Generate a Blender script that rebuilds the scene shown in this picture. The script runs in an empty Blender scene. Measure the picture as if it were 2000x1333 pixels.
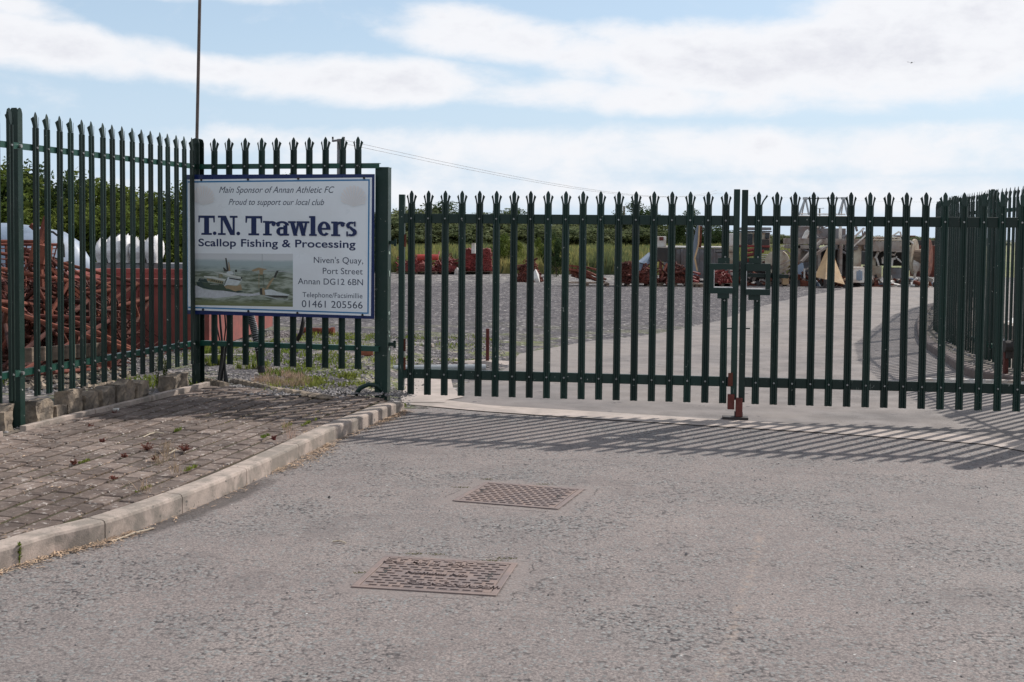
import bpy, math, random
from mathutils import Vector, Matrix, Euler, noise as mnoise
from math import sin, cos, tan, pi, radians, sqrt, atan2
random.seed(7)
S = bpy.context.scene
COL = S.collection

# ------------------------------------------------------------------ camera, world, sun, exposure
F = 2400.0; CX, CY = 1000.0, 573.0; HC = 1.68
PITCH = math.atan((CY-460)/F); ROLL = .009
cd = bpy.data.cameras.new('camera'); cam = bpy.data.objects.new('camera', cd); COL.objects.link(cam)
cd.sensor_width = 36; cd.lens = F/2000*36; cd.shift_y = -(666.5-CY)/2000
cd.clip_end = 20000; cd.clip_start = .05
RM = Matrix.Rotation(pi/2-PITCH, 3, 'X') @ Matrix.Rotation(ROLL, 3, 'Z')
cam.matrix_world = Matrix.Translation((0, 0, HC)) @ RM.to_4x4()
S.camera = cam
cd.dof.use_dof = True; cd.dof.focus_distance = 12.0; cd.dof.aperture_fstop = 10.0

SUN_EL, SUN_AZ = radians(40.3), radians(45)        # azimuth from +Y towards +X
sd = bpy.data.lights.new('sun', 'SUN'); sd.energy = 4.2; sd.angle = radians(.6); sd.color = (1, .95, .89)
sun = bpy.data.objects.new('sun', sd); COL.objects.link(sun)
sv = Vector((cos(SUN_EL)*sin(SUN_AZ), cos(SUN_EL)*cos(SUN_AZ), sin(SUN_EL)))
sun.rotation_euler = sv.to_track_quat('Z', 'Y').to_euler(); sun.location = (10, 10, 20)
S.view_settings.view_transform = 'Standard'; S.view_settings.look = 'None'
S.view_settings.exposure = 0.14; S.view_settings.gamma = 1; S.view_settings.use_curve_mapping = False

W = bpy.data.worlds.new('World'); S.world = W; W.use_nodes = True
class NT:
    def __init__(s, tree): s.t = tree; s.n = tree.nodes; s.l = tree.links; s.n.clear()
    def node(s, ty, **kw):
        n = s.n.new(ty)
        for k, v in kw.items(): setattr(n, k, v)
        return n
    def put(s, sock, v):
        if hasattr(v, 'is_output') or isinstance(v, bpy.types.NodeSocket): s.l.new(v, sock)
        elif v is not None:
            if sock.type == 'RGBA' and len(v) == 3: v = (*v, 1)
            sock.default_value = v
    def math(s, op, a, b=None, c=None, clamp=False):
        n = s.node('ShaderNodeMath', operation=op, use_clamp=clamp)
        s.put(n.inputs[0], a)
        if b is not None: s.put(n.inputs[1], b)
        if c is not None: s.put(n.inputs[2], c)
        return n.outputs[0]
    def mix(s, f, a, b, blend='MIX'):
        n = s.node('ShaderNodeMix', data_type='RGBA', blend_type=blend)
        s.put(n.inputs[0], f); s.put(n.inputs[6], a); s.put(n.inputs[7], b); return n.outputs[2]
    def ramp(s, v, lo, hi, a=0., b=1.):
        n = s.node('ShaderNodeMapRange', interpolation_type='SMOOTHSTEP')
        s.put(n.inputs[0], v); n.inputs[1].default_value = lo; n.inputs[2].default_value = hi
        n.inputs[3].default_value = a; n.inputs[4].default_value = b; return n.outputs[0]
    def noise(s, vec, scale, detail=4, rough=.55, dist=0.):
        n = s.node('ShaderNodeTexNoise'); s.put(n.inputs['Vector'], vec)
        n.inputs['Scale'].default_value = scale; n.inputs['Detail'].default_value = detail
        n.inputs['Roughness'].default_value = rough; n.inputs['Distortion'].default_value = dist
        return n.outputs[0]
    def voro(s, vec, scale, feature='F1', out=0):
        n = s.node('ShaderNodeTexVoronoi', feature=feature); s.put(n.inputs['Vector'], vec)
        n.inputs['Scale'].default_value = scale; return n.outputs[out]
    def xyz(s, x, y, z):
        n = s.node('ShaderNodeCombineXYZ'); s.put(n.inputs[0], x); s.put(n.inputs[1], y); s.put(n.inputs[2], z); return n.outputs[0]
    def sep(s, v):
        n = s.node('ShaderNodeSeparateXYZ'); s.put(n.inputs[0], v); return n.outputs
w = NT(W.node_tree)
sky = w.node('ShaderNodeTexSky', sky_type='NISHITA'); sky.sun_disc = False
sky.sun_elevation = SUN_EL; sky.sun_rotation = SUN_AZ; sky.air_density = 1.0; sky.dust_density = .8; sky.ozone_density = 1.2
d = w.node('ShaderNodeTexCoord').outputs['Generated']
dx, dy, dz = w.sep(d)
az = w.math('ARCTAN2', dx, dy); el = w.math('ARCSINE', dz)
blobs = [(60,108,400,46,-.10,1.1),(420,150,260,32,-.08,1.0),(700,165,330,46,0,1.05),(960,78,210,52,-.1,1.1),(1130,110,260,46,-.1,.9),
         (1250,195,520,36,-.04,.85),(1650,135,560,80,0,1.3),(1900,60,360,110,0,1.2),(1250,92,160,40,-.15,.8),
         (1500,300,1100,52,0,.85),(900,285,520,32,0,.8),(60,50,130,26,-.2,.6),(380,5,260,22,0,.75),(1560,6,110,12,0,.6),
         (1400,380,1500,44,0,.62),(1050,345,900,50,0,.5),(300,380,900,60,0,.3)]
acc = None
for (bx_, by_, rx, ry, tl, wt) in blobs:
    a0, e0 = (bx_-1000)/2400, (460-by_+.009*(bx_-1000))/2400
    ddx = w.math('SUBTRACT', az, a0)
    ddy = w.math('SUBTRACT', w.math('SUBTRACT', el, e0), w.math('MULTIPLY', ddx, tl))
    q = w.math('ADD', w.math('POWER', w.math('ABSOLUTE', w.math('DIVIDE', ddx, rx/2400)), 2.), w.math('POWER', w.math('ABSOLUTE', w.math('DIVIDE', ddy, ry/2400)), 2.))
    v = w.math('MULTIPLY', w.math('MAXIMUM', w.math('SUBTRACT', 1., w.math('MULTIPLY', q, .6)), 0.), wt)
    acc = v if acc is None else w.math('MAXIMUM', acc, v)
nv = w.xyz(w.math('MULTIPLY', az, 1.), w.math('MULTIPLY', el, 2.0), w.math('MULTIPLY', dz, .3))
n1 = w.noise(nv, 11, 9, .58, .25); n2 = w.noise(nv, 30, 8, .62, .15)
out_w = w.math('MAXIMUM', w.ramp(w.math('ABSOLUTE', az), .42, .6), w.ramp(el, .2, .28))
gen = w.math('MULTIPLY', w.ramp(w.noise(d, 2.6, 5, .6), .40, .62), out_w)
acc = w.math('MAXIMUM', acc, gen)
fld = w.math('ADD', acc, w.math('ADD', w.math('MULTIPLY', w.math('SUBTRACT', n1, .5), 1.7), w.math('MULTIPLY', w.math('SUBTRACT', n2, .5), .6)))
cl = w.ramp(fld, .08, .92)
dens = w.ramp(w.math('ADD', fld, w.math('MULTIPLY', w.math('SUBTRACT', n2, .5), .8)), .85, 1.75)
ccol = w.mix(dens, (8.6, 8.6, 8.85), (7.1, 7.1, 7.6))
hz = w.ramp(el, .0, .17, .75, 0.)
skyc = w.mix(hz, sky.outputs[0], (6.3, 7.15, 8.3))
skyc = w.mix(w.ramp(el, .05, .5, .62, .15), skyc, (5.3, 6.85, 8.6))
fin = w.mix(w.math('MULTIPLY', cl, .93), skyc, ccol)
fin = w.mix(w.ramp(dz, -.02, 0., 1., 0.), fin, (2.2, 2.2, 2.1))
bg = w.node('ShaderNodeBackground'); w.l.new(fin, bg.inputs[0]); bg.inputs[1].default_value = .1
wo = w.node('ShaderNodeOutputWorld'); w.l.new(bg.outputs[0], wo.inputs[0])

# ------------------------------------------------------------------ measuring helpers
def ray(px, py):
    return (RM @ Vector(((px-CX)/F, -(py-CY)/F, -1))).normalized()
def G(px, py, z=0.):
    r = ray(px, py); t = (z-HC)/r.z; return Vector((r.x*t, r.y*t, z))
def P(px, py, Y):
    r = ray(px, py); t = Y/r.y; return Vector((r.x*t, Y, HC+r.z*t))
def on_line(px, py, A, B):      # where the ray meets the vertical plane through A-B; returns fraction and height
    r = ray(px, py); ax, ay = A; bx, by = B
    det = r.x*(by-ay)-r.y*(bx-ax); t = (ax*(by-ay)-ay*(bx-ax))/det
    X, Y = r.x*t, r.y*t
    s = ((X-ax)*(bx-ax)+(Y-ay)*(by-ay))/((bx-ax)**2+(by-ay)**2)
    return s, HC+r.z*t
def ss(a, b, x):
    t = min(1, max(0, (x-a)/(b-a))); return t*t*(3-2*t)
def lin(c):
    return tuple(((v/255)/12.92 if v/255 <= .04045 else ((v/255+.055)/1.055)**2.4) for v in c)

# ------------------------------------------------------------------ object helpers
def wloc(o):
    v = Vector((0, 0, 0))
    while o: v += o.location; o = o.parent
    return v
def tag(o, label=None, cat=None, group=None, kind=None):
    if label: o['label'] = label
    if cat: o['category'] = cat
    if group: o['group'] = group
    if kind: o['kind'] = kind
    return o
def empty(name, loc=(0, 0, 0), label=None, cat=None, group=None):
    o = bpy.data.objects.new(name, None); COL.objects.link(o); o.location = loc; o.empty_display_size = .2
    return tag(o, label, cat, group)
class MB:
    def __init__(s): s.v = []; s.f = []; s.m = []
    def add(s, vs, fs, mi=0):
        b = len(s.v); s.v += [tuple(p) for p in vs]; s.f += [tuple(i+b for i in f) for f in fs]; s.m += [mi]*len(fs); return s
    def box(s, c, sz, R=None, mi=0, jit=0.):
        c = Vector(c); h = Vector(sz)/2; vs = []
        for z in (-1, 1):
            for x, y in ((-1, -1), (1, -1), (1, 1), (-1, 1)):
                p = Vector((x*h.x, y*h.y, z*h.z))
                if jit: p += Vector([random.uniform(-jit, jit) for _ in range(3)])
                vs.append(c+(R @ p if R else p))
        return s.add(vs, [(3, 2, 1, 0), (4, 5, 6, 7), (0, 1, 5, 4), (1, 2, 6, 5), (2, 3, 7, 6), (3, 0, 4, 7)], mi)
    def bar(s, a, b, wx, wz, mi=0):
        a, b = Vector(a), Vector(b); d = b-a; L = d.length; d.normalize()
        R = d.to_track_quat('X', 'Z').to_matrix(); return s.box((a+b)/2, (L, wx, wz), R, mi)
    def tube(s, pts, r, n=8, mi=0, cap=True):
        pts = [Vector(p) for p in pts]; rs = r if isinstance(r, (list, tuple)) else [r]*len(pts); vs = []; fs = []
        for i, p in enumerate(pts):
            d = (pts[min(i+1, len(pts)-1)]-pts[max(i-1, 0)]).normalized()
            q = d.to_track_quat('Z', 'Y').to_matrix()
            for k in range(n): vs.append(p+q @ Vector((rs[i]*cos(2*pi*k/n), rs[i]*sin(2*pi*k/n), 0)))
        for i in range(len(pts)-1):
            for k in range(n): fs.append((i*n+k, i*n+(k+1) % n, (i+1)*n+(k+1) % n, (i+1)*n+k))
        if cap: fs.append(tuple(range(n))[::-1]); fs.append(tuple((len(pts)-1)*n+k for k in range(n)))
        return s.add(vs, fs, mi)
    def prism(s, poly, z0, z1, R=None, o=(0, 0, 0), mi=0):
        n = len(poly); o = Vector(o)
        vs = [Vector((x, y, z0)) for x, y in poly]+[Vector((x, y, z1)) for x, y in poly]
        vs = [o+(R @ v if R else v) for v in vs]
        fs = [tuple(range(n))[::-1], tuple(range(n, 2*n))]+[(i, (i+1) % n, n+(i+1) % n, n+i) for i in range(n)]
        return s.add(vs, fs, mi)
    def ico(s, c, r, mi=0, jit=.25, sc=(1, 1, 1)):
        t = (1+5**.5)/2; c = Vector(c)
        V = [(-1, t, 0), (1, t, 0), (-1, -t, 0), (1, -t, 0), (0, -1, t), (0, 1, t), (0, -1, -t), (0, 1, -t), (t, 0, -1), (t, 0, 1), (-t, 0, -1), (-t, 0, 1)]
        Fs = [(0, 11, 5), (0, 5, 1), (0, 1, 7), (0, 7, 10), (0, 10, 11), (1, 5, 9), (5, 11, 4), (11, 10, 2), (10, 7, 6), (7, 1, 8), (3, 9, 4), (3, 4, 2), (3, 2, 6), (3, 6, 8), (3, 8, 9), (4, 9, 5), (2, 4, 11), (6, 2, 10), (8, 6, 7), (9, 8, 1)]
        vs = []
        for v in V:
            k = r*(1+random.uniform(-jit, jit)); p = Vector(v).normalized()*k; vs.append(c+Vector((p.x*sc[0], p.y*sc[1], p.z*sc[2])))
        return s.add(vs, Fs, mi)
    def octa(s, c, r, mi=0, flat=.6):
        c = Vector(c); a = random.random()*pi; R = lambda: r*random.uniform(.6, 1.2)
        vs = [c+Vector((R()*cos(a+k*pi/2), R()*sin(a+k*pi/2), random.uniform(-.2, .2)*r)) for k in range(4)]+[c+Vector((0, 0, R()*flat)), c-Vector((0, 0, r*.4))]
        return s.add(vs, [(0, 1, 4), (1, 2, 4), (2, 3, 4), (3, 0, 4), (1, 0, 5), (2, 1, 5), (3, 2, 5), (0, 3, 5)], mi)
    def build(s, name, mats, parent=None, smooth=False, origin=None, bevel=0):
        me = bpy.data.meshes.new(name)
        base = wloc(parent) if parent else Vector((0, 0, 0))
        off = Vector(origin) if origin is not None else base
        me.from_pydata([(Vector(v)-off)[:] for v in s.v], [], s.f)
        for m in (mats if isinstance(mats, (list, tuple)) else [mats]): me.materials.append(m)
        if any(s.m): me.polygons.foreach_set('material_index', s.m)
        if smooth: me.polygons.foreach_set('use_smooth', [True]*len(me.polygons))
        me.update()
        o = bpy.data.objects.new(name, me); COL.objects.link(o)
        if parent: o.parent = parent
        o.location = off-base
        if bevel:
            b = o.modifiers.new('bevel', 'BEVEL'); b.width = bevel; b.segments = 2; b.limit_method = 'ANGLE'
        return o
def place(me_obj, name, parent, loc, rz=0.):      # another object sharing a mesh, world position under an unrotated parent
    o = me_obj.copy(); o.name = name; COL.objects.link(o); o.parent = parent; o.location = Vector(loc)-wloc(parent); o.rotation_euler = (0, 0, rz); return o
def copy_tree(o, parent=None):
    c = o.copy(); COL.objects.link(c); c.parent = parent
    for ch in list(o.children): copy_tree(ch, c)
    return c

# ------------------------------------------------------------------ materials
def M(name, c1, c2=None, scale=6., rough=.8, metal=0., bump=0., bscale=None, dirt=None, dscale=1.2, damt=.5, spec=.5, island=0., chips=None, coord='pos', stretch=None):
    m = bpy.data.materials.new(name); m.use_nodes = True; t = NT(m.node_tree)
    b = t.node('ShaderNodeBsdfPrincipled'); o = t.node('ShaderNodeOutputMaterial'); t.l.new(b.outputs[0], o.inputs[0])
    pos = t.node('ShaderNodeNewGeometry').outputs['Position'] if coord == 'pos' else t.node('ShaderNodeTexCoord').outputs['Object']
    if stretch:
        mp = t.node('ShaderNodeMapping'); mp.inputs['Scale'].default_value = stretch; t.l.new(pos, mp.inputs[0]); pos = mp.outputs[0]
    c2 = c2 or tuple(x*.75 for x in c1)
    col = t.mix(t.ramp(t.noise(pos, scale, 6, .6), .3, .7), c1, c2)
    if island:
        g = t.node('ShaderNodeNewGeometry').outputs['Random Per Island']
        col = t.mix(1., col, t.mix(g, (1-island,)*3, (1+island,)*3), 'MULTIPLY')
    if dirt: col = t.mix(t.math('MULTIPLY', t.ramp(t.noise(pos, dscale, 5, .65, .4), .42, .62), damt), col, dirt)
    if chips:
        cc, csc, cth = chips
        col = t.mix(t.ramp(t.noise(pos, csc, 3, .6), cth, cth+.04), col, cc)
    t.put(b.inputs['Base Color'], col); b.inputs['Metallic'].default_value = metal
    t.put(b.inputs['Roughness'], t.ramp(t.noise(pos, scale*2, 3), .3, .7, max(.05, rough-.1), min(1, rough+.1)))
    b.inputs['Specular IOR Level'].default_value = spec
    if bump:
        bn = t.node('ShaderNodeBump'); bn.inputs['Distance'].default_value = bump; bn.inputs['Strength'].default_value = .9
        t.l.new(t.noise(pos, bscale or scale*4, 5, .6), bn.inputs['Height']); t.l.new(bn.outputs[0], b.inputs['Normal'])
    return m
def leafmat(name, a, b_, trans=.35):
    m = bpy.data.materials.new(name); m.use_nodes = True; t = NT(m.node_tree); o = t.node('ShaderNodeOutputMaterial')
    geo = t.node('ShaderNodeNewGeometry'); pos = geo.outputs['Position']
    col = t.mix(t.ramp(t.noise(pos, .8, 4), .35, .65), a, b_)
    col = t.mix(1., col, t.mix(geo.outputs['Random Per Island'], (.6, .6, .55), (1.45, 1.4, 1.3)), 'MULTIPLY')
    df = t.node('ShaderNodeBsdfPrincipled'); t.put(df.inputs['Base Color'], col); df.inputs['Roughness'].default_value = .85; df.inputs['Specular IOR Level'].default_value = .12
    tr = t.node('ShaderNodeBsdfTranslucent'); t.put(tr.inputs[0], col)
    ms = t.node('ShaderNodeMixShader'); ms.inputs[0].default_value = trans
    t.l.new(df.outputs[0], ms.inputs[1]); t.l.new(tr.outputs[0], ms.inputs[2]); t.l.new(ms.outputs[0], o.inputs[0]); return m

GREEN = M('green_paint', (.0045, .0185, .0145), (.006, .023, .017), 3, .45, bump=.0006, bscale=60, dirt=(.016, .026, .021), dscale=2.5, damt=.35, spec=.35, chips=((.30, .31, .28), 30, .70))
def weather(m, lo=.75, hi=1.5):
    t = m.node_tree; b = next(n for n in t.nodes if n.type == 'BSDF_PRINCIPLED'); k = NT.__new__(NT); k.t = t; k.n = t.nodes; k.l = t.links
    col = b.inputs['Base Color'].links[0].from_socket; rnd = k.node('ShaderNodeObjectInfo').outputs['Random']
    pos = k.node('ShaderNodeNewGeometry').outputs['Position']; x, y, z = k.sep(pos)
    v = k.node('ShaderNodeMapRange'); k.l.new(rnd, v.inputs[0]); v.inputs[3].default_value = lo; v.inputs[4].default_value = hi
    cc = k.node('ShaderNodeCombineColor'); [k.l.new(v.outputs[0], cc.inputs[q]) for q in range(3)]
    col = k.mix(1., col, cc.outputs[0], 'MULTIPLY')
    n = k.noise(k.xyz(k.math('MULTIPLY', x, 70), k.math('MULTIPLY', y, 70), k.math('MULTIPLY', z, 9)), 1., 4, .65)
    big = k.noise(pos, 1.6, 3, .6)
    sc = k.math('MULTIPLY', k.ramp(n, .64, .70), k.ramp(k.math('SUBTRACT', big, k.math('MULTIPLY', z, .06)), .46, .6)); col = k.mix(k.math('MULTIPLY', sc, .75), col, (.22, .25, .22))
    rs = k.math('MULTIPLY', k.ramp(k.noise(pos, 16, 4, .7), .66, .74), k.ramp(big, .5, .62)); col = k.mix(k.math('MULTIPLY', rs, .7), col, (.10, .04, .025))
    k.l.new(col, b.inputs['Base Color'])
weather(GREEN)
def vary(m, lo, hi):
    t = m.node_tree; b = next(n for n in t.nodes if n.type == 'BSDF_PRINCIPLED'); k = NT.__new__(NT); k.t = t; k.n = t.nodes; k.l = t.links
    col = b.inputs['Base Color'].links[0].from_socket; v = k.node('ShaderNodeMapRange'); k.l.new(k.node('ShaderNodeObjectInfo').outputs['Random'], v.inputs[0]); v.inputs[3].default_value = lo; v.inputs[4].default_value = hi
    cc = k.node('ShaderNodeCombineColor'); [k.l.new(v.outputs[0], cc.inputs[q]) for q in range(3)]; k.l.new(k.mix(1., col, cc.outputs[0], 'MULTIPLY'), b.inputs['Base Color'])
GREENL = M('green_rail_paint', (.007, .058, .040), (.010, .07, .048), 3, .38, bump=.0005, bscale=50, dirt=(.035, .07, .055), dscale=3, damt=.35)
BOLT = M('bolt_zinc', (.42, .43, .42), (.28, .28, .27), 30, .45, .7)
RED_OX = M('red_oxide', (.13, .022, .014), (.09, .018, .012), 14, .7, bump=.001, bscale=70, dirt=(.06, .025, .018), damt=.6)
RUST = M('rusted_steel', (.125, .04, .026), (.06, .022, .017), 7, .92, bump=.003, bscale=45, dirt=(.24, .085, .052), dscale=3, damt=.55, spec=.2)
RUSTD = M('dark_rust', (.125, .032, .02), (.06, .018, .014), 7, .95, bump=.003, bscale=40, dirt=(.17, .05, .03), dscale=2.5, damt=.6)
RUSTR = M('red_gear_paint', (.26, .035, .03), (.15, .03, .025), 4, .75, bump=.002, dirt=(.10, .03, .022), dscale=2, damt=.7)
SKIPR = M('faded_red_paint', (.30, .075, .058), (.24, .06, .05), 2.2, .7, bump=.0015, bscale=30, dirt=(.13, .045, .035), dscale=1.6, damt=.6, chips=((.10, .04, .03), 9, .66))
CONC = M('concrete', (.44, .355, .30), (.34, .28, .24), 9, .92, bump=.0025, bscale=90, dirt=(.17, .15, .125), dscale=4.5, damt=.7, chips=((.13, .12, .105), 26, .66))
CONCR = M('rough_concrete', (.36, .28, .20), (.16, .13, .105), 9, .95, bump=.012, bscale=28, dirt=(.07, .06, .05), dscale=6, damt=.7)
PAVER = M('paver_block', (.205, .158, .132), (.145, .115, .100), 11, .95, bump=.006, bscale=60, dirt=(.085, .062, .052), dscale=3.2, damt=.7, island=.28, spec=.25, chips=((.33, .29, .26), 26, .60))
BLUE = M('sign_blue', (.006, .018, .10), (.008, .022, .11), 4, .35)
WHITE = M('sign_white', (.80, .84, .88), (.77, .81, .85), 2, .35, dirt=(.66, .67, .68), damt=.3)
LBLUE = M('sign_line_blue', (.04, .20, .42), (.04, .19, .4), 4, .4)
NAVY = M('print_navy', (.008, .018, .085), (.01, .022, .095), 4, .4)
NAVYT = M('print_dark_blue', (.02, .035, .075), (.025, .04, .085), 4, .4)
SHELL = M('print_shell', (.80, .765, .75), (.79, .78, .78), 30, .4)
SHELL2 = M('print_shell_light', (.80, .825, .85), (.79, .81, .84), 30, .4)
WOOD = M('weathered_timber', (.30, .22, .16), (.19, .145, .11), 6, .9, bump=.003, bscale=30, stretch=(1, 1, 6), dirt=(.12, .09, .07), damt=.5)
BLACKP = M('black_plastic', (.012, .012, .013), (.02, .02, .02), 9, .5)
PLYW = M('plywood', (.62, .42, .22), (.52, .34, .18), 4, .8, dirt=(.35, .24, .15), damt=.5)
WHITEP = M('white_paint', (.72, .70, .66), (.6, .58, .54), 4, .6, dirt=(.40, .27, .18), dscale=2, damt=.55)
CREAM = M('cream_paint', (.52, .47, .36), (.42, .38, .30), 3, .7, dirt=(.24, .13, .08), dscale=1.6, damt=.7)
GREYM = M('grey_steel', (.22, .22, .23), (.15, .15, .16), 3, .65, bump=.002, dirt=(.17, .10, .07), dscale=1.5, damt=.6)
BEIGE = M('beige_steel', (.33, .29, .25), (.25, .22, .20), 2.5, .75, dirt=(.16, .09, .06), dscale=1.3, damt=.7)
DARKM = M('dark_machine', (.03, .028, .027), (.05, .04, .035), 5, .8)
GALV = M('galvanised', (.42, .44, .45), (.34, .36, .37), 8, .5, .3)
BLUEG = M('blue_grey_hull', (.20, .26, .34), (.26, .31, .38), 2, .55, dirt=(.14, .17, .2), dscale=1.3, damt=.5)
BAG = M('white_woven_sack', (.72, .71, .70), (.6, .59, .58), 3, .8, bump=.03, bscale=5, dirt=(.42, .38, .34), dscale=2, damt=.35)
GLASSD = M('dark_glass', (.02, .025, .03), (.03, .035, .04), 3, .12)
BRICK = M('red_brick', (.36, .12, .065), (.27, .09, .055), 12, .9, bump=.003, bscale=60)
SOIL = M('soil', (.16, .13, .105), (.11, .09, .07), 4, .95, bump=.01, bscale=25, dirt=(.05, .05, .035), dscale=2, damt=.6)
MOSSJ = M('mossy_joint', (.040, .025, .017), (.045, .045, .012), 3.2, .95, bump=.008, bscale=50, dirt=(.065, .03, .02), dscale=1.6, damt=.6)
BARK = M('bark', (.10, .075, .055), (.06, .045, .035), 6, .9, bump=.01)
STONES = M('loose_stone', (.23, .21, .20), (.15, .14, .14), 9, .9, island=.65)
STRAW = M('dead_grass', (.42, .30, .20), (.27, .18, .12), 12, .9, island=.6)
MANH = M('manhole_iron', (.215, .162, .147), (.17, .138, .132), 5, .7, .2, bump=.001, bscale=90, dirt=(.28, .20, .165), dscale=4, damt=.5)
MANHD = M('manhole_recess', (.20, .155, .142), (.16, .128, .122), 9, .9, dirt=(.27, .19, .155), dscale=6, damt=.6)
L_HEDGE = leafmat('hedge_leaf', (.07, .105, .022), (.13, .16, .035))
L_DARK = leafmat('dark_leaf', (.032, .058, .025), (.06, .09, .035))
L_FAR = leafmat('far_hedge_leaf', (.10, .13, .065), (.15, .17, .085))  # leaf colour lightened to paint distance haze into the far greenery
L_GRASS = leafmat('dry_grass_leaf', (.30, .27, .12), (.19, .22, .075), .3)
L_GREEN = leafmat('weed_leaf', (.12, .17, .035), (.20, .23, .06), .4)
L_RED = leafmat('red_weed_leaf', (.17, .055, .055), (.22, .10, .075), .3)
MOSSY = M('yellow_moss', (.20, .20, .05), (.13, .12, .04), 30, .95)
L_PALE = leafmat('pale_weed_leaf', (.42, .30, .26), (.34, .27, .19), .3)

for m_ in (RUST, RUSTD): vary(m_, .45, 1.5)
vary(PAVER, .72, 1.2)
# asphalt with exposed stone chippings
def asphalt():
    m = bpy.data.materials.new('worn_asphalt'); m.use_nodes = True; t = NT(m.node_tree)
    b = t.node('ShaderNodeBsdfPrincipled'); o = t.node('ShaderNodeOutputMaterial'); t.l.new(b.outputs[0], o.inputs[0])
    pos = t.node('ShaderNodeNewGeometry').outputs['Position']
    x, y, z = t.sep(pos)
    big = t.noise(pos, .55, 4, .55); mid = t.noise(pos, 2.6, 6, .65, .4); fine = t.noise(pos, 60, 3, .7)
    base = t.mix(t.ramp(mid, .3, .7), (.225, .190, .176), (.192, .165, .155))
    base = t.mix(t.math('MULTIPLY', t.ramp(big, .42, .64), .55), base, (.19, .172, .163))
    base = t.mix(t.math('MULTIPLY', t.ramp(t.noise(pos, .8, 5, .62, .8), .50, .66), .5), base, (.265, .225, .205))
    base = t.mix(1., base, t.mix(t.ramp(t.noise(pos, 85, 3, .75), .36, .64), (.62, .62, .63), (1.36, 1.35, 1.33)), 'MULTIPLY')
    # stone chip patches
    vn = t.node('ShaderNodeTexVoronoi'); t.l.new(pos, vn.inputs['Vector']); vn.inputs['Scale'].default_value = 50
    vcol = t.sep(vn.outputs['Color']); dist = vn.outputs['Distance']
    patch = t.math('ADD', t.math('MULTIPLY', t.noise(pos, 1.1, 3, .6), .8), t.math('MULTIPLY', t.noise(pos, 5, 3, .75), .7))
    pm = t.ramp(patch, .56, 1.02)
    chipmask = t.math('MULTIPLY', t.math('LESS_THAN', vcol[0], t.ramp(pm, 0, 1, .24, .62)), t.ramp(dist, .36, .58, 1., 0.))
    chip = t.mix(vcol[1], (.10, .112, .112), (.26, .272, .265))
    base = t.mix(t.math('MULTIPLY', chipmask, .68), base, chip)
    gap = t.math('MULTIPLY', t.ramp(dist, .46, .72), t.ramp(pm, 0, 1, .30, 1.))
    gap = t.math('MULTIPLY', gap, t.ramp(t.noise(pos, 24, 2, .6), .42, .56))
    base = t.mix(gap, base, (.035, .032, .034))
    wh = t.voro(pos, 9, out=0); base = t.mix(t.math('MULTIPLY', t.ramp(wh, .035, .06, 1., 0.), t.ramp(t.noise(pos, 3, 2), .45, .6)), base, (.6, .58, .54))
    # darker dirty band near the kerb is a stain with its own shape
    st = t.math('MULTIPLY', t.ramp(t.noise(pos, 1.4, 4, .6, .6), .56, .66), .28); base = t.mix(st, base, (.12, .10, .095))
    # long seam
    sx = t.math('ADD', t.math('SUBTRACT', t.math('SUBTRACT', x, t.math('MULTIPLY', y, .27)), -.40), t.math('MULTIPLY', t.noise(pos, 3, 4, .6), .08))
    seam = t.math('MULTIPLY', t.math('MULTIPLY', t.ramp(t.math('ABSOLUTE', sx), .0, .05, 1., 0.), t.ramp(t.noise(pos, 14, 3, .7), .45, .62)), t.ramp(y, 6.5, 8.2, 1., 0.))
    base = t.mix(t.math('MULTIPLY', seam, .35), base, (.36, .27, .21))
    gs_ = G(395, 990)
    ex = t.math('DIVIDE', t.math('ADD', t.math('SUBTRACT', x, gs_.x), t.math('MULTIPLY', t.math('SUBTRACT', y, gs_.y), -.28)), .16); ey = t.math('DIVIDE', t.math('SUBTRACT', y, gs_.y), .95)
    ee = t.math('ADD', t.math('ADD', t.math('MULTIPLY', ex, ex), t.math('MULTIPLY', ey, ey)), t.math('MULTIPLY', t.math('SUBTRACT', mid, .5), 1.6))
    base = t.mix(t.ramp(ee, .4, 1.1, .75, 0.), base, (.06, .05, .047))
    for cpx in (((697, 1147), (975, 1168), (1005, 1100), (742, 1088)), ((885, 980), (1094, 996), (1137, 957), (947, 942))):
        cs_ = [G(*p) for p in cpx]; o_ = (cs_[0]+cs_[1]+cs_[2]+cs_[3])/4; ax_ = ((cs_[1]-cs_[0])+(cs_[2]-cs_[3])).normalized(); Wd_ = (cs_[1]-cs_[0]).length/2; Dp_ = abs((cs_[3]-cs_[0]).dot(Vector((-ax_.y, ax_.x, 0))))/2
        lx = t.math('SUBTRACT', x, o_.x); ly = t.math('SUBTRACT', y, o_.y)
        u_ = t.math('ABSOLUTE', t.math('ADD', t.math('MULTIPLY', lx, ax_.x), t.math('MULTIPLY', ly, ax_.y))); v_ = t.math('ABSOLUTE', t.math('SUBTRACT', t.math('MULTIPLY', ly, ax_.x), t.math('MULTIPLY', lx, ax_.y)))
        dd_ = t.math('MAXIMUM', t.math('SUBTRACT', u_, Wd_), t.math('SUBTRACT', v_, Dp_)); wob = t.math('ADD', dd_, t.math('MULTIPLY', t.math('SUBTRACT', t.noise(pos, 5, 5, .65), .5), .22))
        base = t.mix(t.math('MULTIPLY', t.ramp(wob, .02, .17, 1., 0.), .6), base, (.225, .188, .172))
        ck = t.ramp(t.math('ABSOLUTE', t.math('SUBTRACT', wob, .085)), .0, .007, 1., 0.)
        base = t.mix(t.math('MULTIPLY', ck, t.ramp(t.noise(pos, 3.3, 3, .6), .46, .56)), base, (.05, .042, .04))
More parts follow.
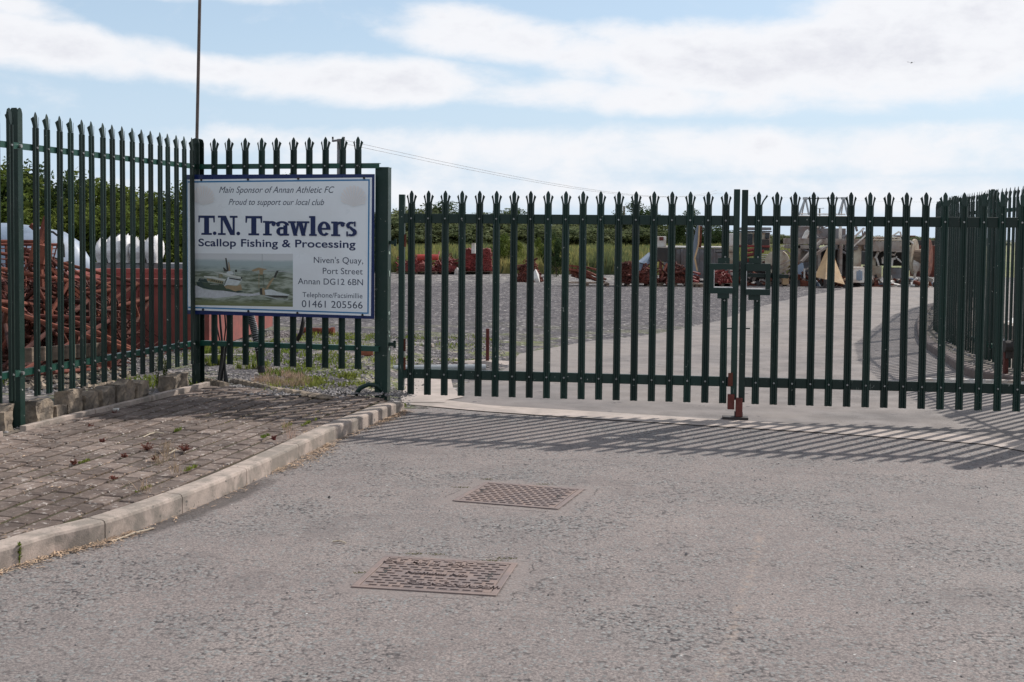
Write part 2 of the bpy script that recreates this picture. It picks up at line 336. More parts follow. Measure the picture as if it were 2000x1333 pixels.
        base = t.mix(t.math('MULTIPLY', t.ramp(t.math('ABSOLUTE', dd_), .0, .016, 1., 0.), t.ramp(t.noise(pos, 18, 3, .6), .36, .6)), base, (.06, .048, .042))
    t.put(b.inputs['Base Color'], base); b.inputs['Roughness'].default_value = .88; b.inputs['Specular IOR Level'].default_value = .35
    hgt = t.math('ADD', t.math('MULTIPLY', t.math('SUBTRACT', 1., dist), t.ramp(pm, 0, 1, .25, 1.)), t.math('MULTIPLY', fine, .6))
    bn = t.node('ShaderNodeBump'); bn.inputs['Distance'].default_value = .006; bn.inputs['Strength'].default_value = .75
    t.l.new(hgt, bn.inputs['Height']); t.l.new(bn.outputs[0], b.inputs['Normal']); return m
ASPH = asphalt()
ASPH2 = M('yard_asphalt', (.205, .178, .165), (.145, .13, .123), 1.6, .9, bump=.004, bscale=120, dirt=(.225, .195, .175), dscale=.45, damt=.75, chips=((.08, .07, .07), 5, .66))
def gravelmat():
    m = bpy.data.materials.new('yard_gravel'); m.use_nodes = True; t = NT(m.node_tree)
    b = t.node('ShaderNodeBsdfPrincipled'); o = t.node('ShaderNodeOutputMaterial'); t.l.new(b.outputs[0], o.inputs[0])
    pos = t.node('ShaderNodeNewGeometry').outputs['Position']
    c = t.mix(t.ramp(t.noise(pos, 1.3, 5, .6), .3, .7), (.112, .102, .104), (.066, .062, .068))
    vn = t.node('ShaderNodeTexVoronoi'); t.l.new(pos, vn.inputs['Vector']); vn.inputs['Scale'].default_value = 16
    vc = t.sep(vn.outputs['Color'])
    c = t.mix(1., c, t.mix(vc[0], (.6, .6, .6), (1.5, 1.48, 1.45)), 'MULTIPLY')
    c = t.mix(t.math('MULTIPLY', t.math('LESS_THAN', vc[1], .05), .8), c, (.42, .39, .37))
    y = t.sep(pos)[1]
    lw = t.math('MULTIPLY', t.ramp(t.math('ADD', y, t.math('MULTIPLY', t.noise(pos, .4, 3), 6)), 42, 50), t.ramp(t.noise(pos, 2.2, 5, .7), .46, .62)); c = t.mix(lw, c, (.36, .34, .31))
    wd = t.math('MULTIPLY', t.ramp(y, 17, 25, .8, 0.), t.ramp(t.noise(pos, .9, 5, .7), .48, .62)); c = t.mix(wd, c, (.16, .18, .06))
    wd2 = t.math('MULTIPLY', t.ramp(y, 16, 22, .6, 0.), t.ramp(t.noise(pos, 3.1, 5, .7), .52, .62)); c = t.mix(wd2, c, (.34, .29, .25))
    t.put(b.inputs['Base Color'], c); b.inputs['Roughness'].default_value = .95; b.inputs['Specular IOR Level'].default_value = .2
    bn = t.node('ShaderNodeBump'); bn.inputs['Distance'].default_value = .03
    t.l.new(t.math('ADD', vn.outputs['Distance'], t.noise(pos, 9, 4, .7)), bn.inputs['Height']); t.l.new(bn.outputs[0], b.inputs['Normal']); return m
GRAVEL = gravelmat()
FARLAND = M('rough_grassland', (.16, .16, .07), (.11, .13, .06), .05, .95, dirt=(.20, .18, .10), dscale=.02, damt=.5)
FIELD = M('field_grass_base', (.25, .23, .10), (.16, .18, .065), .35, .95, bump=.1, bscale=6, dirt=(.13, .17, .06), dscale=.12, damt=.7)
SEA = M('estuary_water', (.10, .14, .18), (.12, .16, .2), .01, .3)
PALECON = M('pale_yard_concrete', (.74, .73, .70), (.68, .67, .65), .8, .9)

# ------------------------------------------------------------------ ground, road, yard
def sheet(name, pts, z, mat, lab=None):
    mb = MB(); mb.add([(p[0], p[1], z) for p in pts], [tuple(range(len(pts)))]); o = mb.build(name, mat); tag(o, lab, kind='structure'); return o
sheet('ground', [(-4000, -60), (4000, -60), (4000, 900), (-4000, 900)], -.03, FARLAND, 'rough grassland reaching to the horizon')
sheet('water', [(-9000, 900), (9000, 900), (9000, 14000), (-9000, 14000)], -.4, SEA, 'pale estuary water on the horizon')
def grnd(x, y):                      # gentle rise of the yard behind the left fence
    L = 1-ss(-1.75, -1.15, x)
    return .14*L*(1-ss(14, 24, y))*ss(8.0, 9.5, y)
# gravel yard as a height grid
mb = MB(); nx, ny = 90, 90
xs = [-40+i*(50/nx) for i in range(nx+1)]
xs = sorted(set([round(-30+i*.9, 3) for i in range(28)]+[round(-6+i*.2, 3) for i in range(36)]+[round(1+i*1.2, 3) for i in range(20)]+[24]))
ys = [8.8+i*.3 for i in range(50)]+[24+i*1.0 for i in range(33)]
vs = [(x, y, .003+grnd(x, y)+(.03*mnoise.noise((x*.7, y*.7, 0)) if y > 13.5 and x < -1.2 else 0)) for y in ys for x in xs]
fs = []
for j in range(len(ys)-1):
    for i in range(len(xs)-1):
        cx_, cy_ = (xs[i]+xs[i+1])/2, (ys[j]+ys[j+1])/2
        if cx_ > -3.2+(cy_-9)*.03 and cy_ < 11.7 and cx_ > -4.1+(cy_-9)*.25: continue
        if cx_ > -.9 and cy_ < 12: continue
        a = j*len(xs)+i; fs.append((a, a+1, a+1+len(xs), a+len(xs)))
mb.add(vs, fs); tag(mb.build('gravel_yard', GRAVEL, smooth=True), 'grey stone yard behind the gate', kind='structure')

kerbpx = [(0, 1117), (100, 1090), (200, 1060), (365, 1000), (500, 940), (640, 868), (700, 842), (790, 803)]
KB = [G(*p) for p in kerbpx]; KB = [Vector((p.x, p.y)) for p in KB]
KB = [Vector((-4.6, 3.0)), Vector((-3.55, 4.4)), Vector((-2.95, 5.3))]+KB[0:1]+[Vector((-2.37, 6.33))]+KB[2:]
# smooth resample of the kerb line
def resample(pts, step):
    segs = []; out = [pts[0].copy()]; carry = 0
    dense = []
    for i in range(len(pts)-1):
        p0 = pts[max(i-1, 0)]; p1 = pts[i]; p2 = pts[i+1]; p3 = pts[min(i+2, len(pts)-1)]
        for k in range(20):
            t = k/20; dense.append(.5*((2*p1)+(-p0+p2)*t+(2*p0-5*p1+4*p2-p3)*t*t+(-p0+3*p1-3*p2+p3)*t**3))
    dense.append(pts[-1].copy()); acc_ = 0
    for _ in range(60):
        dense = [dense[0]]+[(dense[i-1]+dense[i]*2+dense[i+1])/4 for i in range(1, len(dense)-1)]+[dense[-1]]
    for i in range(1, len(dense)):
        dd = (dense[i]-dense[i-1]).length; acc_ += dd
        if acc_ >= step: out.append(dense[i]); acc_ = 0
    if (out[-1]-pts[-1]).length > step*.4: out.append(pts[-1])
    else: out[-1] = pts[-1]
    return out
KL = resample(KB, .10)
road_pts = [(-12, -8), (16, -8), (16, 11.0)]
topS = [(2110, 875), (2000, 863), (1932, 855), (1600, 833), (1416, 821.5), (1200, 808), (950, 793), (870, 783), (790, 776)]
botS = [(2110, 897), (2000, 883), (1921, 869), (1600, 846.5), (1409, 835), (1150, 819), (950, 805.5), (790, 791)]
tS = [G(*p) for p in topS]; bS = [G(*p) for p in botS]
sheet('road', [(-6.5, -8), (16, -8), (16, bS[0].y+.3)]+[(p.x, p.y+.05) for p in bS]+[(-1.3, 11.9), (-2.2, 9.0), (-3.2, 7), (-6, 3.0)], 0., ASPH, 'worn asphalt road in front of the gates')
# concrete threshold strip
strip_m = M('threshold_concrete', (.45, .375, .33), (.36, .305, .265), 3, .9, bump=.002, bscale=60, dirt=(.23, .20, .18), dscale=2.5, damt=.5)
sheet('threshold_strip', [(p.x, p.y) for p in bS[::-1]][:]+[(p.x, p.y) for p in tS], .008, strip_m, 'pale concrete strip across the gateway')
ap = [G(*p) for p in [(775, 742), (880, 738), (885, 760), (905, 778), (872, 784), (868, 789), (785, 788)]]
sheet('concrete_apron', [(p.x, p.y) for p in ap], .012, strip_m, 'patch of pale concrete behind the gate post')
rl = [G(*p) for p in [(872, 786), (890, 760), (960, 735), (1005, 712), (1010, 692), (1150, 668), (1290, 652), (1400, 628), (1510, 592), (1620, 570), (1700, 557), (1760, 549), (1840, 545), (1960, 545)]]
tl = sorted([(p.y-.06, p.x) for p in tS]); rr = [(p.y, p.x) for p in rl]
def interp(tb, y):
    for (y0, x0), (y1, x1) in zip(tb[:-1], tb[1:]):
        if y0 <= y <= y1: return x0+(x1-x0)*(y-y0)/max(1e-6, y1-y0)
    return tb[0][1] if y < tb[0][0] else tb[-1][1]
tbl = [q for q in tl if q[0] < 12.2]+[(12.25, -.75)]+[q for q in sorted(rr) if q[0] > 12.4]
ysr = sorted(set([q[0] for q in tbl]+[10.2+.2*k for k in range(20)]+[14+.7*k for k in range(50)])); ysr = [y for y in ysr if tl[0][0] <= y <= 48.5]
mb = MB(); vs = []
for y in ysr: vs += [(interp(tbl, y)+(.10*mnoise.noise((y*1.7, 0, 0)) if y > 13 else 0), y, .006), (max(16, y*.62), y, .006)]
mb.add(vs, [(2*k, 2*k+1, 2*k+3, 2*k+2) for k in range(len(ysr)-1)]); tag(mb.build('yard_road', ASPH2), 'grey asphalt track curving away behind the gates', kind='structure')
sheet('field_track_verge', [(8.0, 40), (60, 40), (60, 48.5), (8.5, 47.8)], .002, GRAVEL)

# ------------------------------------------------------------------ left pavement: kerb stones, edging, pavers
def nrm(i, L):
    d_ = (L[min(i+1, len(L)-1)]-L[max(i-1, 0)]).normalized(); return Vector((-d_.y, d_.x))     # to the left of travel = pavement side
KH = .115; KW = .125
pav = empty('pavement', (0, 0, 0)); tag(pav, 'block paved footway with concrete kerb beside the road', kind='structure')
jo = [0]; tgt = [G(195, 1060), G(365, 1000), G(480, 950), G(600, 895), G(694, 845)]
idx = []
for t_ in tgt: idx.append(min(range(len(KL)), key=lambda i: (KL[i]-Vector((t_.x, t_.y))).length))
jo = [0, max(1, idx[0]-9)]+idx+[len(KL)-1]
for a, b in zip(jo[:-1], jo[1:]):
    mb = MB(); vs = []; n = 0
    for i in range(a, b+1):
        p = KL[i]; q = nrm(i, KL); off = 0
        dd = (KL[min(i+1, len(KL)-1)]-KL[max(i-1, 0)]).normalized()
        if i == a: off = .004
        if i == b: off = -.004
        p = p+dd*off
        hh = KH+random.uniform(-.0008, .0008)
        if i >= len(KL)-4: hh = KH-.012*(i-len(KL)+4)
        prof = [(0, -.05), (0, hh-.02), (.006, hh-.006), (.02, hh), (KW, hh+.002), (KW, -.05)]
        for o_, z_ in prof: vs.append((p.x+q.x*o_, p.y+q.y*o_, z_))
        n += 1
    m_ = 6; fs = []
    for i in range(n-1):
        for k in range(m_): fs.append((i*m_+k, (i+1)*m_+k, (i+1)*m_+(k+1) % m_, i*m_+(k+1) % m_))
    fs.append(tuple(range(m_))); fs.append(tuple((n-1)*m_+k for k in range(m_))[::-1])
    mb.add(vs, fs); mb.build('kerb_stone', CONC, pav, smooth=False)
FA, FB = Vector((-3.79, 9.49)), Vector((-3.13, 12.2)); fd = (FB-FA).normalized(); FN = Vector((fd.y, -fd.x))     # fence line, normal to the road
GPX = Vector((-1.255, 11.73)); bd = (GPX-FB).normalized()
def kdist(p):
    i = min(range(len(KL)), key=lambda i: (KL[i]-p).length_squared); return (KL[i]-p).dot(-nrm(i, KL)), i
def zp(p): return KH+.022*max(0, min(2.4, kdist(p)[0]))
eA, eB = FA+FN*.13-fd*6.2, FB+FN*.10-fd*.02
def zed(p): return .165
# edging stones
L = (eB-eA).length; nE = 8; cuts = [0, .9, 1.8, 2.7, 3.6, 4.52, 5.75, 6.0, 6.95, 7.85, L]
for a, b in zip(cuts[:-1], cuts[1:]):
    if abs(a-5.75) < .01: continue
    mb = MB(); A, B = eA+fd*(a+.006), eA+fd*(b-.006); hh = .196+random.uniform(-.008, .008)
    R = Matrix.Rotation(atan2(fd.y, fd.x), 3, 'Z')
    c = (A+B)/2; mb.box((c.x, c.y, hh/2-.01), ((B-A).length, .055, hh+.03), R, jit=.004)
    o = mb.build('edging_stone', CONC, pav, bevel=.004)
mb = MB(); base_pts = []
for i in range(0, len(KL), 3):
    p = KL[i]+nrm(i, KL)*.11; base_pts.append(p)
ny_ = 26; vs = []; fs = []
left_pts = [eA+fd*(L*k/len(base_pts)) for k in range(len(base_pts))]
for k, p in enumerate(base_pts):
    l_ = left_pts[k]
    for j in range(9):
        q = p.lerp(l_, j/8); vs.append((q.x, q.y, zp(q)-.007))
for k in range(len(base_pts)-1):
    for j in range(8): fs.append((k*9+j, (k+1)*9+j, (k+1)*9+j+1, k*9+j+1))
n0 = len(vs)
mb.add(vs, fs)
mb.build('joint_bed', MOSSJ, pav, smooth=True)
# pavers, each its own block, clipped at the kerb and the edging
def clip(poly, pt, n):
    out = []
    for i in range(len(poly)):
        a, b = poly[i], poly[(i+1) % len(poly)]; da, db = (a-pt).dot(n), (b-pt).dot(n)
        if da >= 0: out.append(a)
        if (da >= 0) != (db >= 0): out.append(a+(b-a)*(da/(da-db)))
    return out
pd = Vector((.20, .98)).normalized(); pn = Vector((pd.y, -pd.x)); pw, pl = .155, .205
cells = []
farA, farB = Vector((-2.98, 12.12)), Vector((-1.0, 11.62))
for r in range(-40, 30):
    for c in range(-40, 50):
        ctr = Vector((-2.6, 9.0))+pn*(r*pw)+pd*((c+(r % 2)*.5)*pl)
        if ctr.y < 3.6 or ctr.y > 12.4 or ctr.x > -.9: continue
        g = .0075+random.random()*.003
        hw, hl = pw/2-g*1.6, pl/2-g*.6
        ang = random.uniform(-.03, .03); u = (pd*cos(ang)+pn*sin(ang)); v_ = Vector((u.y, -u.x)); jt = Vector((random.uniform(-.003, .003), random.uniform(-.003, .003)))
        poly = [ctr+jt+u*a*hl+v_*b*hw for a, b in ((-1, -1), (-1, 1), (1, 1), (1, -1))]
        d_, ki = kdist(ctr)
        if d_ < -.1: continue
        kn = nrm(ki, KL); poly = clip(poly, KL[ki]+kn*(KW+.006), kn)
        if len(poly) > 2: poly = clip(poly, eA+FN*.034, FN)
        fn_ = Vector((farB-farA)).normalized(); fn_ = Vector((fn_.y, -fn_.x))
        if len(poly) > 2: poly = clip(poly, farA, fn_)
        if len(poly) < 3: continue
        ar = abs(sum(poly[i].x*poly[(i+1) % len(poly)].y-poly[(i+1) % len(poly)].x*poly[i].y for i in range(len(poly))))/2
        if ar < .004: continue
        cells.append((ctr, poly))
def paver_mesh(mb, poly, ctr):
    cc = sum(poly, Vector((0, 0)))/len(poly); n = len(poly); tz = random.uniform(-.002, .002); tx, ty = random.uniform(-.014, .014), random.uniform(-.01, .01)
    if sum((poly[i]-cc).cross(poly[(i+1) % n]-cc) for i in range(n)) < 0: poly = poly[::-1]
    rise = .018*max(0, mnoise.noise((ctr.x*1.3, ctr.y*1.3, 4)))**1.5
    Z = lambda p, dz: zp(p)+tz+rise+tx*(p.x-cc.x)+ty*(p.y-cc.y)+dz
    ring = []
    for p in poly: ring.append((p.x, p.y, Z(p, -.026)))
    for p in poly: ring.append((p.x, p.y, Z(p, -.003)))
    for p in poly:
        q = p+(cc-p).normalized()*.009; ring.append((q.x, q.y, Z(q, .002)))
    fs = []
    for k in (0, 1):
        for i in range(n): fs.append((k*n+i, k*n+(i+1) % n, (k+1)*n+(i+1) % n, (k+1)*n+i))
    fs.append(tuple(2*n+i for i in range(n))); mb.add(ring, fs)
def inview(p):
    v = RM.transposed() @ Vector((p.x, p.y, .14-HC)); return v.z < 0 and abs(v.x/-v.z)*F < 1010
cells.sort(key=lambda c: (0 if inview(c[0]) else 1, c[0].y if c[0].y > 5.2 else 99))
rest = MB()
for k, (ctr, poly) in enumerate(cells):
    if k < 296:
        mb = MB(); paver_mesh(mb, poly, ctr); mb.build('paver', PAVER, pav)
    else: paver_mesh(rest, poly, ctr)
o = rest.build('paver_blocks_beyond', PAVER, pav); o['kind'] = 'stuff'
# soil strip between edging and fence
mb = MB()
q = [eA-FN*.02, eB-FN*.02+fd*.1, eB-FN*.45+fd*.1, eA-FN*.9]
mb.add([(p.x, p.y, .150) for p in q], [(0, 1, 2, 3)])
tag(mb.build('soil_strip', SOIL), 'bare soil along the foot of the left fence', kind='structure')

# ------------------------------------------------------------------ palisade parts
def pale_mesh(Hb, Ht, name):
    """W section pale with triple pointed head; local z from Hb to Ht"""
    mb = MB(); zs = Ht-.125
    prof = [(-.034, -.016), (-.025, 0), (-.013, 0), (-.006, -.011), (.006, -.011), (.013, 0), (.025, 0), (.034, -.016)]
    prof = [(x, -y-.018) for x, y in prof]      # ribs face -Y (the front)
    th = .0032; n = len(prof)
    back = [(x, y+th) for x, y in prof]
    ring = [(x, y) for x, y in prof]+[(x, y) for x, y in back[::-1]]
    m_ = len(ring); vs = []
    for z in (Hb, zs):
        for x, y in ring: vs.append((x, y, z))
    fs = [(i, (i+1) % m_, m_+(i+1) % m_, m_+i) for i in range(m_)]+[tuple(range(m_))[::-1]]
    mb.add(vs, fs)
    # centre spear
    cs = [(-.0165, zs), (.0165, zs), (.0195, zs+.07), (.0195, Ht-.034), (.009, Ht-.011), (0, Ht), (-.009, Ht-.011), (-.0195, Ht-.034), (-.0195, zs+.07)]
    vs = [(x, -.014+(.010*(z-zs)/.12), z) for x, z in cs]+[(x, -.014+th+(.010*(z-zs)/.12), z) for x, z in cs]; k = len(cs)
    mb.add(vs, [tuple(range(k)), tuple(range(k, 2*k))[::-1]]+[(i, k+i, k+(i+1) % k, (i+1) % k) for i in range(k)])
    for s_ in (-1, 1):
        inner = [(.0165, zs), (.0215, zs+.022), (.0265, zs+.050), (.031, zs+.072), (.0335, zs+.086)]
        outer = [(.034, zs), (.0365, zs+.02), (.042, zs+.042), (.0475, zs+.058), (.051, zs+.067)]
        vs = []
        for (xi, zi), (xo, zo) in zip(inner, outer):
            yy = -.020+.010*(zi-zs)/.1
            vs += [(s_*xi, yy+.0, zi), (s_*xo, yy+.012, zo), (s_*xo, yy+.012+th, zo), (s_*xi, yy+th, zi)]
        fs = []
        for i in range(4):
            for j in range(4): fs.append((i*4+j, i*4+(j+1) % 4, (i+1)*4+(j+1) % 4, (i+1)*4+j))
        mb.add(vs, fs)
    o = mb.build(name, GREEN); return o
def bolt_mesh():
    mb = MB(); mb.tube([(0, -.016, 0), (0, -.024, 0)], [.0095, .0075], 8); return mb.build('bolt', BOLT)
BOLTP = bolt_mesh()
def make_run(root, plist, ztop, zbot, zr, rz, proto, bolts=True):
    """pales with their bolts under root"""
    for k, p in enumerate(plist):
        o = place(proto, 'pale', root, (p.x, p.y, 0), rz+random.uniform(-.012, .012))
        o.rotation_euler.x = random.uniform(-.003, .003); o.rotation_euler.y = random.uniform(-.0025, .0025)
        if bolts:
            for z in zr:
                b = BOLTP.copy(); b.name = 'bolt'; COL.objects.link(b); b.parent = o; b.location = (0, -.001, z)
def ipost(mb, p, z0, z1, ang, d_=.102, fw=.06, round_top=True):
    """I section post, web across the fence line"""
    R = Matrix.Rotation(ang, 3, 'Z'); o = Vector((p.x, p.y, 0)); t_ = .007
    H = z1-(.03 if round_top else 0)
    for y_ in (-d_/2, d_/2-t_):
        poly = [(-fw/2, z0), (fw/2, z0), (fw/2, H-.015), (fw/2-.012, z1-.01), (0, z1), (-fw/2+.012, z1-.01), (-fw/2, H-.015)]
        n = len(poly); vs = [o+R @ Vector((x, y_, z)) for x, z in poly]+[o+R @ Vector((x, y_+t_, z)) for x, z in poly]
        mb.add(vs, [tuple(range(n))[::-1], tuple(range(n, 2*n))]+[(i, (i+1) % n, n+(i+1) % n, n+i) for i in range(n)][0:0]+[(i, n+i, n+(i+1) % n, (i+1) % n)[::-1] for i in range(n)])
    poly = [(-d_/2+t_, z0), (d_/2-t_, z0), (d_/2-t_, H), (d_/2-.03, z1), (-d_/2+.03, z1), (-d_/2+t_, H)]
    n = len(poly); vs = [o+R @ Vector((-.003, y, z)) for y, z in poly]+[o+R @ Vector((.003, y, z)) for y, z in poly]
    mb.add(vs, [tuple(range(n)), tuple(range(n, 2*n))[::-1]]+[(i, n+i, n+(i+1) % n, (i+1) % n) for i in range(n)])
def rail(mb, A, B, z, front, hh=.05):
    """angle rail behind the pales: upright leg and top leg; front = unit vector to the viewer's side"""
    d_ = (B-A).normalized(); ang = atan2(d_.y, d_.x); R = Matrix.Rotation(ang, 3, 'Z'); c = (A+B)/2; Lr = (B-A).length
    bk = -front
    p = c+bk*.003; mb.box((p.x, p.y, z), (Lr, .006, hh), R)
    p = c+bk*(.006+.0225); mb.box((p.x, p.y, z+hh/2-.003), (Lr, .045, .006), R)
P24 = pale_mesh(.38, 2.61, 'pale'); PR = pale_mesh(.10, 2.33, 'pale'); PG = pale_mesh(.147, 2.10, 'pale')
ZR = (2.33, .58)

# left fence, running from the corner towards the camera
root = empty('palisade_fence', (FA.x, FA.y, .15), 'green palisade fence on the left running towards the camera over broken concrete blocks', 'fence')
rz = atan2(fd.y, fd.x); front = FN
pls = []; pitch = .1576; s0 = .0631*2.789
k = -28
while True:
    s_ = s0+k*pitch
    if s_ > 2.789-.02: break
    sm = s_ % 2.789 if s_ < 0 else s_
    if abs(s_) > .055 and abs(s_+2.789) > .05: pls.append(FA+fd*s_)
    k += 1
make_run(root, pls, 2.61, .38, ZR, rz, P24)
for nb in (-2, -1, 0):
    A, B = FA+fd*(nb*2.789), FA+fd*((nb+1)*2.789)
    for z in ZR:
        mb = MB(); rail(mb, A+fd*.02, B-fd*.02, z, FN); mb.build('rail', GREENL, root)
for nb in (-2, -1, 0):
    mb = MB(); p = FA+fd*(nb*2.789)-FN*.052; ipost(mb, p, 0, 2.625, rz); o = mb.build('post', GREEN, root)
mb = MB()
for z in ZR:
    p = FA-fd*.012; mb.tube([(p.x, p.y, z), (p.x+FN.x*.02-.0, p.y+FN.y*.02, z)], .014, 8)
mb.build('post_bolt', BOLT, root)

# back fence carrying the sign
root = empty('palisade_fence', (FB.x, FB.y, .15), 'short green palisade fence panel behind the sponsor sign', 'fence')
rz2 = atan2(bd.y, bd.x); bf = Vector((bd.y, -bd.x))
pls = []
for px in (417.8, 448.6, 479.4, 510.2, 541, 572.3, 603.9, 635.8, 668, 700.5):
    s_, z_ = on_line(px, 300, FB, GPX); pls.append(FB+(GPX-FB)*s_)
make_run(root, pls, 2.61, .38, ZR, rz2, P24)
for z in ZR:
    mb = MB(); rail(mb, FB+bd*.03, GPX-bd*.02, z, bf); mb.build('rail', GREENL, root)
mb = MB(); ipost(mb, FB-bf*.02, 0, 2.61, rz2, .102, .085); mb.build('post', GREEN, root)

# tall thin pole behind the corner post
a = FB+Vector((.0, .12)); top = P(391, -40, a.y)
root = MB(); root.tube([(P(384, 300, a.y).x-.018, a.y, .1), (P(384.5, 272, a.y).x, a.y, 2.6), (top.x, a.y, top.z), (top.x+.03, a.y, 6.2)], .016, 10)
POLEM = M('pole_brown', (.12, .085, .075), (.09, .07, .06), 6, .5, .3)
tag(root.build('tall_pole', POLEM, smooth=True), 'tall thin brown pole rising out of frame behind the corner fence post', 'pole')

# ------------------------------------------------------------------ gate post and gates
gx = G(1000, 700)
GA = Vector((-1.06, 11.75)); GB = GA+Vector((6.25, -6.25*.147)); gd = (GB-GA).normalized(); gf = Vector((gd.y, -gd.x)); grz = atan2(gd.y, gd.x)
def gp(px, py=575):
    s_, z_ = on_line(px, py, GA, GB); return GA+(GB-GA)*s_
root = empty('gate_post', (GPX.x, GPX.y, .1), 'tall square green gate post to the right of the sponsor sign', 'gate post')
R = Matrix.Rotation(grz, 3, 'Z')
s1 = on_line(732, 500, GA, GB)[0]; s2 = on_line(757.5, 500, GA, GB)[0]; c = GA+(GB-GA)*((s1+s2)/2); pwid = (s2-s1)*(GB-GA).length
c = c-gf*(pwid/2)
mb = MB(); mb.box((c.x, c.y, 1.19), (pwid, pwid, 2.25), R); mb.build('shaft', GREEN, root, bevel=.006)
mb = MB(); mb.box((c.x, c.y, 2.317), (pwid+.004, pwid+.004, .006), R); mb.build('cap', GREENL, root)
mb = MB(); c2 = c+gd*(pwid/2)
for z in (1.60, .62):
    mb = MB(); mb.box((c2.x+gd.x*.03, c2.y+gd.y*.03, z), (.06, .03, .035), R); mb.tube([(c2.x+gd.x*.055, c2.y+gd.y*.055, z-.035), (c2.x+gd.x*.055, c2.y+gd.y*.055, z+.035)], .014, 8); mb.build('hinge', GREEN, root)
# chips of bare paint on the post's gate side
mb = MB()
for z in (.86, .92, .70, .74, 1.5, 1.3, .58):
    e = c2+gd*.001; mb.box((e.x, e.y+random.uniform(-.05, .03), z), (.0015, .018+random.random()*.03, .02+random.random()*.04), R, jit=.003)
mb.build('paint_chip', M('chipped_paint', (.34, .42, .38), (.25, .33, .28), 20), root)

ZG = (1.833, .346)
def gate(lab, px0, pxs, px1, left):
    root = empty('palisade_gate', (gp(px0).x, gp(px0).y, .1), lab, 'gate', 'pair of palisade gates')
    if not left:
        n_extra = 4
    p0 = gp(pxs[0]); p1 = gp(pxs[-1]); n = len(pxs); plist = [p0.lerp(p1, k/(n-1)) for k in range(n)]
    if not left:
        st = (p1-p0)/(n-1); plist += [p1+st*(k+1) for k in range(3)]
    lock = n-1 if left else 0
    for k, p in enumerate(plist):
        if k == lock: continue
        make_run(root, [p], 0, 0, ZG, grz, PG)
    # interrupted pale either side of the lock box
    p = plist[lock]; full = place(PG, 'pale', root, (p.x, p.y, 0), grz)
    me = full.data.copy(); full.data = me
    for v in me.vertices:
        if v.co.z < 1: v.co.z = 1.44
    if not left:
        for v in me.vertices:
            if v.co.z > 1.98 and v.co.x > .02: v.co.x += (v.co.z-1.975)*.45; v.co.z += .012
    for z in (ZG[0], 1.50):
        b = BOLTP.copy(); b.name = 'bolt'; COL.objects.link(b); b.parent = full; b.location = (0, -.002, z)
    lowm = MB(); R_ = Matrix.Rotation(grz, 3, 'Z')
    lo = place(PG, 'pale', root, (p.x, p.y, 0), grz); me = lo.data.copy(); lo.data = me
    for v in me.vertices:
        if v.co.z > 1: v.co = (v.co.x if abs(v.co.x) < .03 else math.copysign(.03, v.co.x), v.co.y, 1.135)
    for z in (ZG[1], 1.10):
        b = BOLTP.copy(); b.name = 'bolt'; COL.objects.link(b); b.parent = lo; b.location = (0, -.002, z)
    # rails, stiles
    e0 = gp(px0); e1 = gp(px1) if px1 else plist[-1]+gd*.06
    for z in ZG:
        mb = MB(); A, B = (e0, e1); c_ = (A+B)/2-gf*.022
        mb.box((c_.x, c_.y, z), ((B-A).length-.0, .04, .09), R_); mb.build('rail', GREEN, root, bevel=.004)
    return root, plist, e0, e1
L1 = [803, 1415]
l1 = [803+(1415-803)*k/18 for k in range(19)]
r1, pl1, a0, a1 = gate('left leaf of the green palisade gates, hung beside the sign post', 784, l1, 1439, True)
l2 = [1478.8+(1991-1478.8)*k/14 for k in range(15)]
r2, pl2, b0, b1 = gate('right leaf of the green palisade gates, overlapping the curved fence', 1455, l2, None, False)
def stile(root, px, z0, z1, wd, name='stile', mat=GREEN, back=.022, dep=.05):
    p = gp(px)-gf*back; mb = MB(); mb.box((p.x, p.y, (z0+z1)/2), (wd, dep, z1-z0), R); return mb.build(name, mat, root, bevel=.003)
stile(r1, 783.5, .18, 2.06, .055); s_ = stile(r1, 1436.2, .18, 2.12, .056, back=.015); stile(r2, 1452, .16, 2.115, .056, back=.015)
# rusty hinge straps at the left stile
for z in (1.62, .62, .44):
    p = gp(791); mb = MB(); mb.tube([(p.x, p.y, z-.06), (p.x, p.y, z+.06)], .010, 8); mb.build('hinge_pin', RUST, r1)
# lock boxes
def lockbox(root, x0, x1, y0, y1, wx0, wx1, wy0, wy1, cpx):
    def bxs(mb, a, b, c_, d__, back, dep, ):
        pa, pb = gp(a, 540), gp(b, 540); za = on_line(a, c_, GA, GB)[1]; zb = on_line(a, d__, GA, GB)[1]
        m = (pa+pb)/2+gf*(.03-back); mb.box((m.x, m.y, (za+zb)/2), ((pb-pa).length, dep, za-zb), R)
    mb = MB(); bxs(mb, x0, x1, y0, wy0, 0, .06); bxs(mb, x0, x1, wy1, y1, 0, .06)
    bxs(mb, x0, wx0, wy0, wy1, 0, .06)
    if x1-wx1 > 1: bxs(mb, wx1, x1, wy0, wy1, 0, .06)
    o = mb.build('lock_box', GREEN, root)
    mb = MB(); bxs(mb, wx0, wx1, wy1-1.6, wy1-.1, .002, .058); bxs(mb, wx0, wx0+1.3, wy0+.1, wy1-1.6, .002, .058); mb.build('bare_edge', M('bare_metal', (.62, .62, .6), (.5, .5, .5), 9, .5), o)
    for (ya, yb) in ((y0-11, y0-.3), (y1+.3, y1+10)):
        mb = MB(); bxs(mb, cpx-12, cpx+11, ya, yb, -.002, .03); mb.build('lock_plate', GREEN, root)
lockbox(r1, 1385, 1431.5, 515, 573, 1394, 1431.3, 526.5, 562, 1413.5)
lockbox(r2, 1456.5, 1504, 515, 576, 1457, 1495, 529, 565, 1474)
mb = MB(); pa, pb = gp(1457), gp(1541)
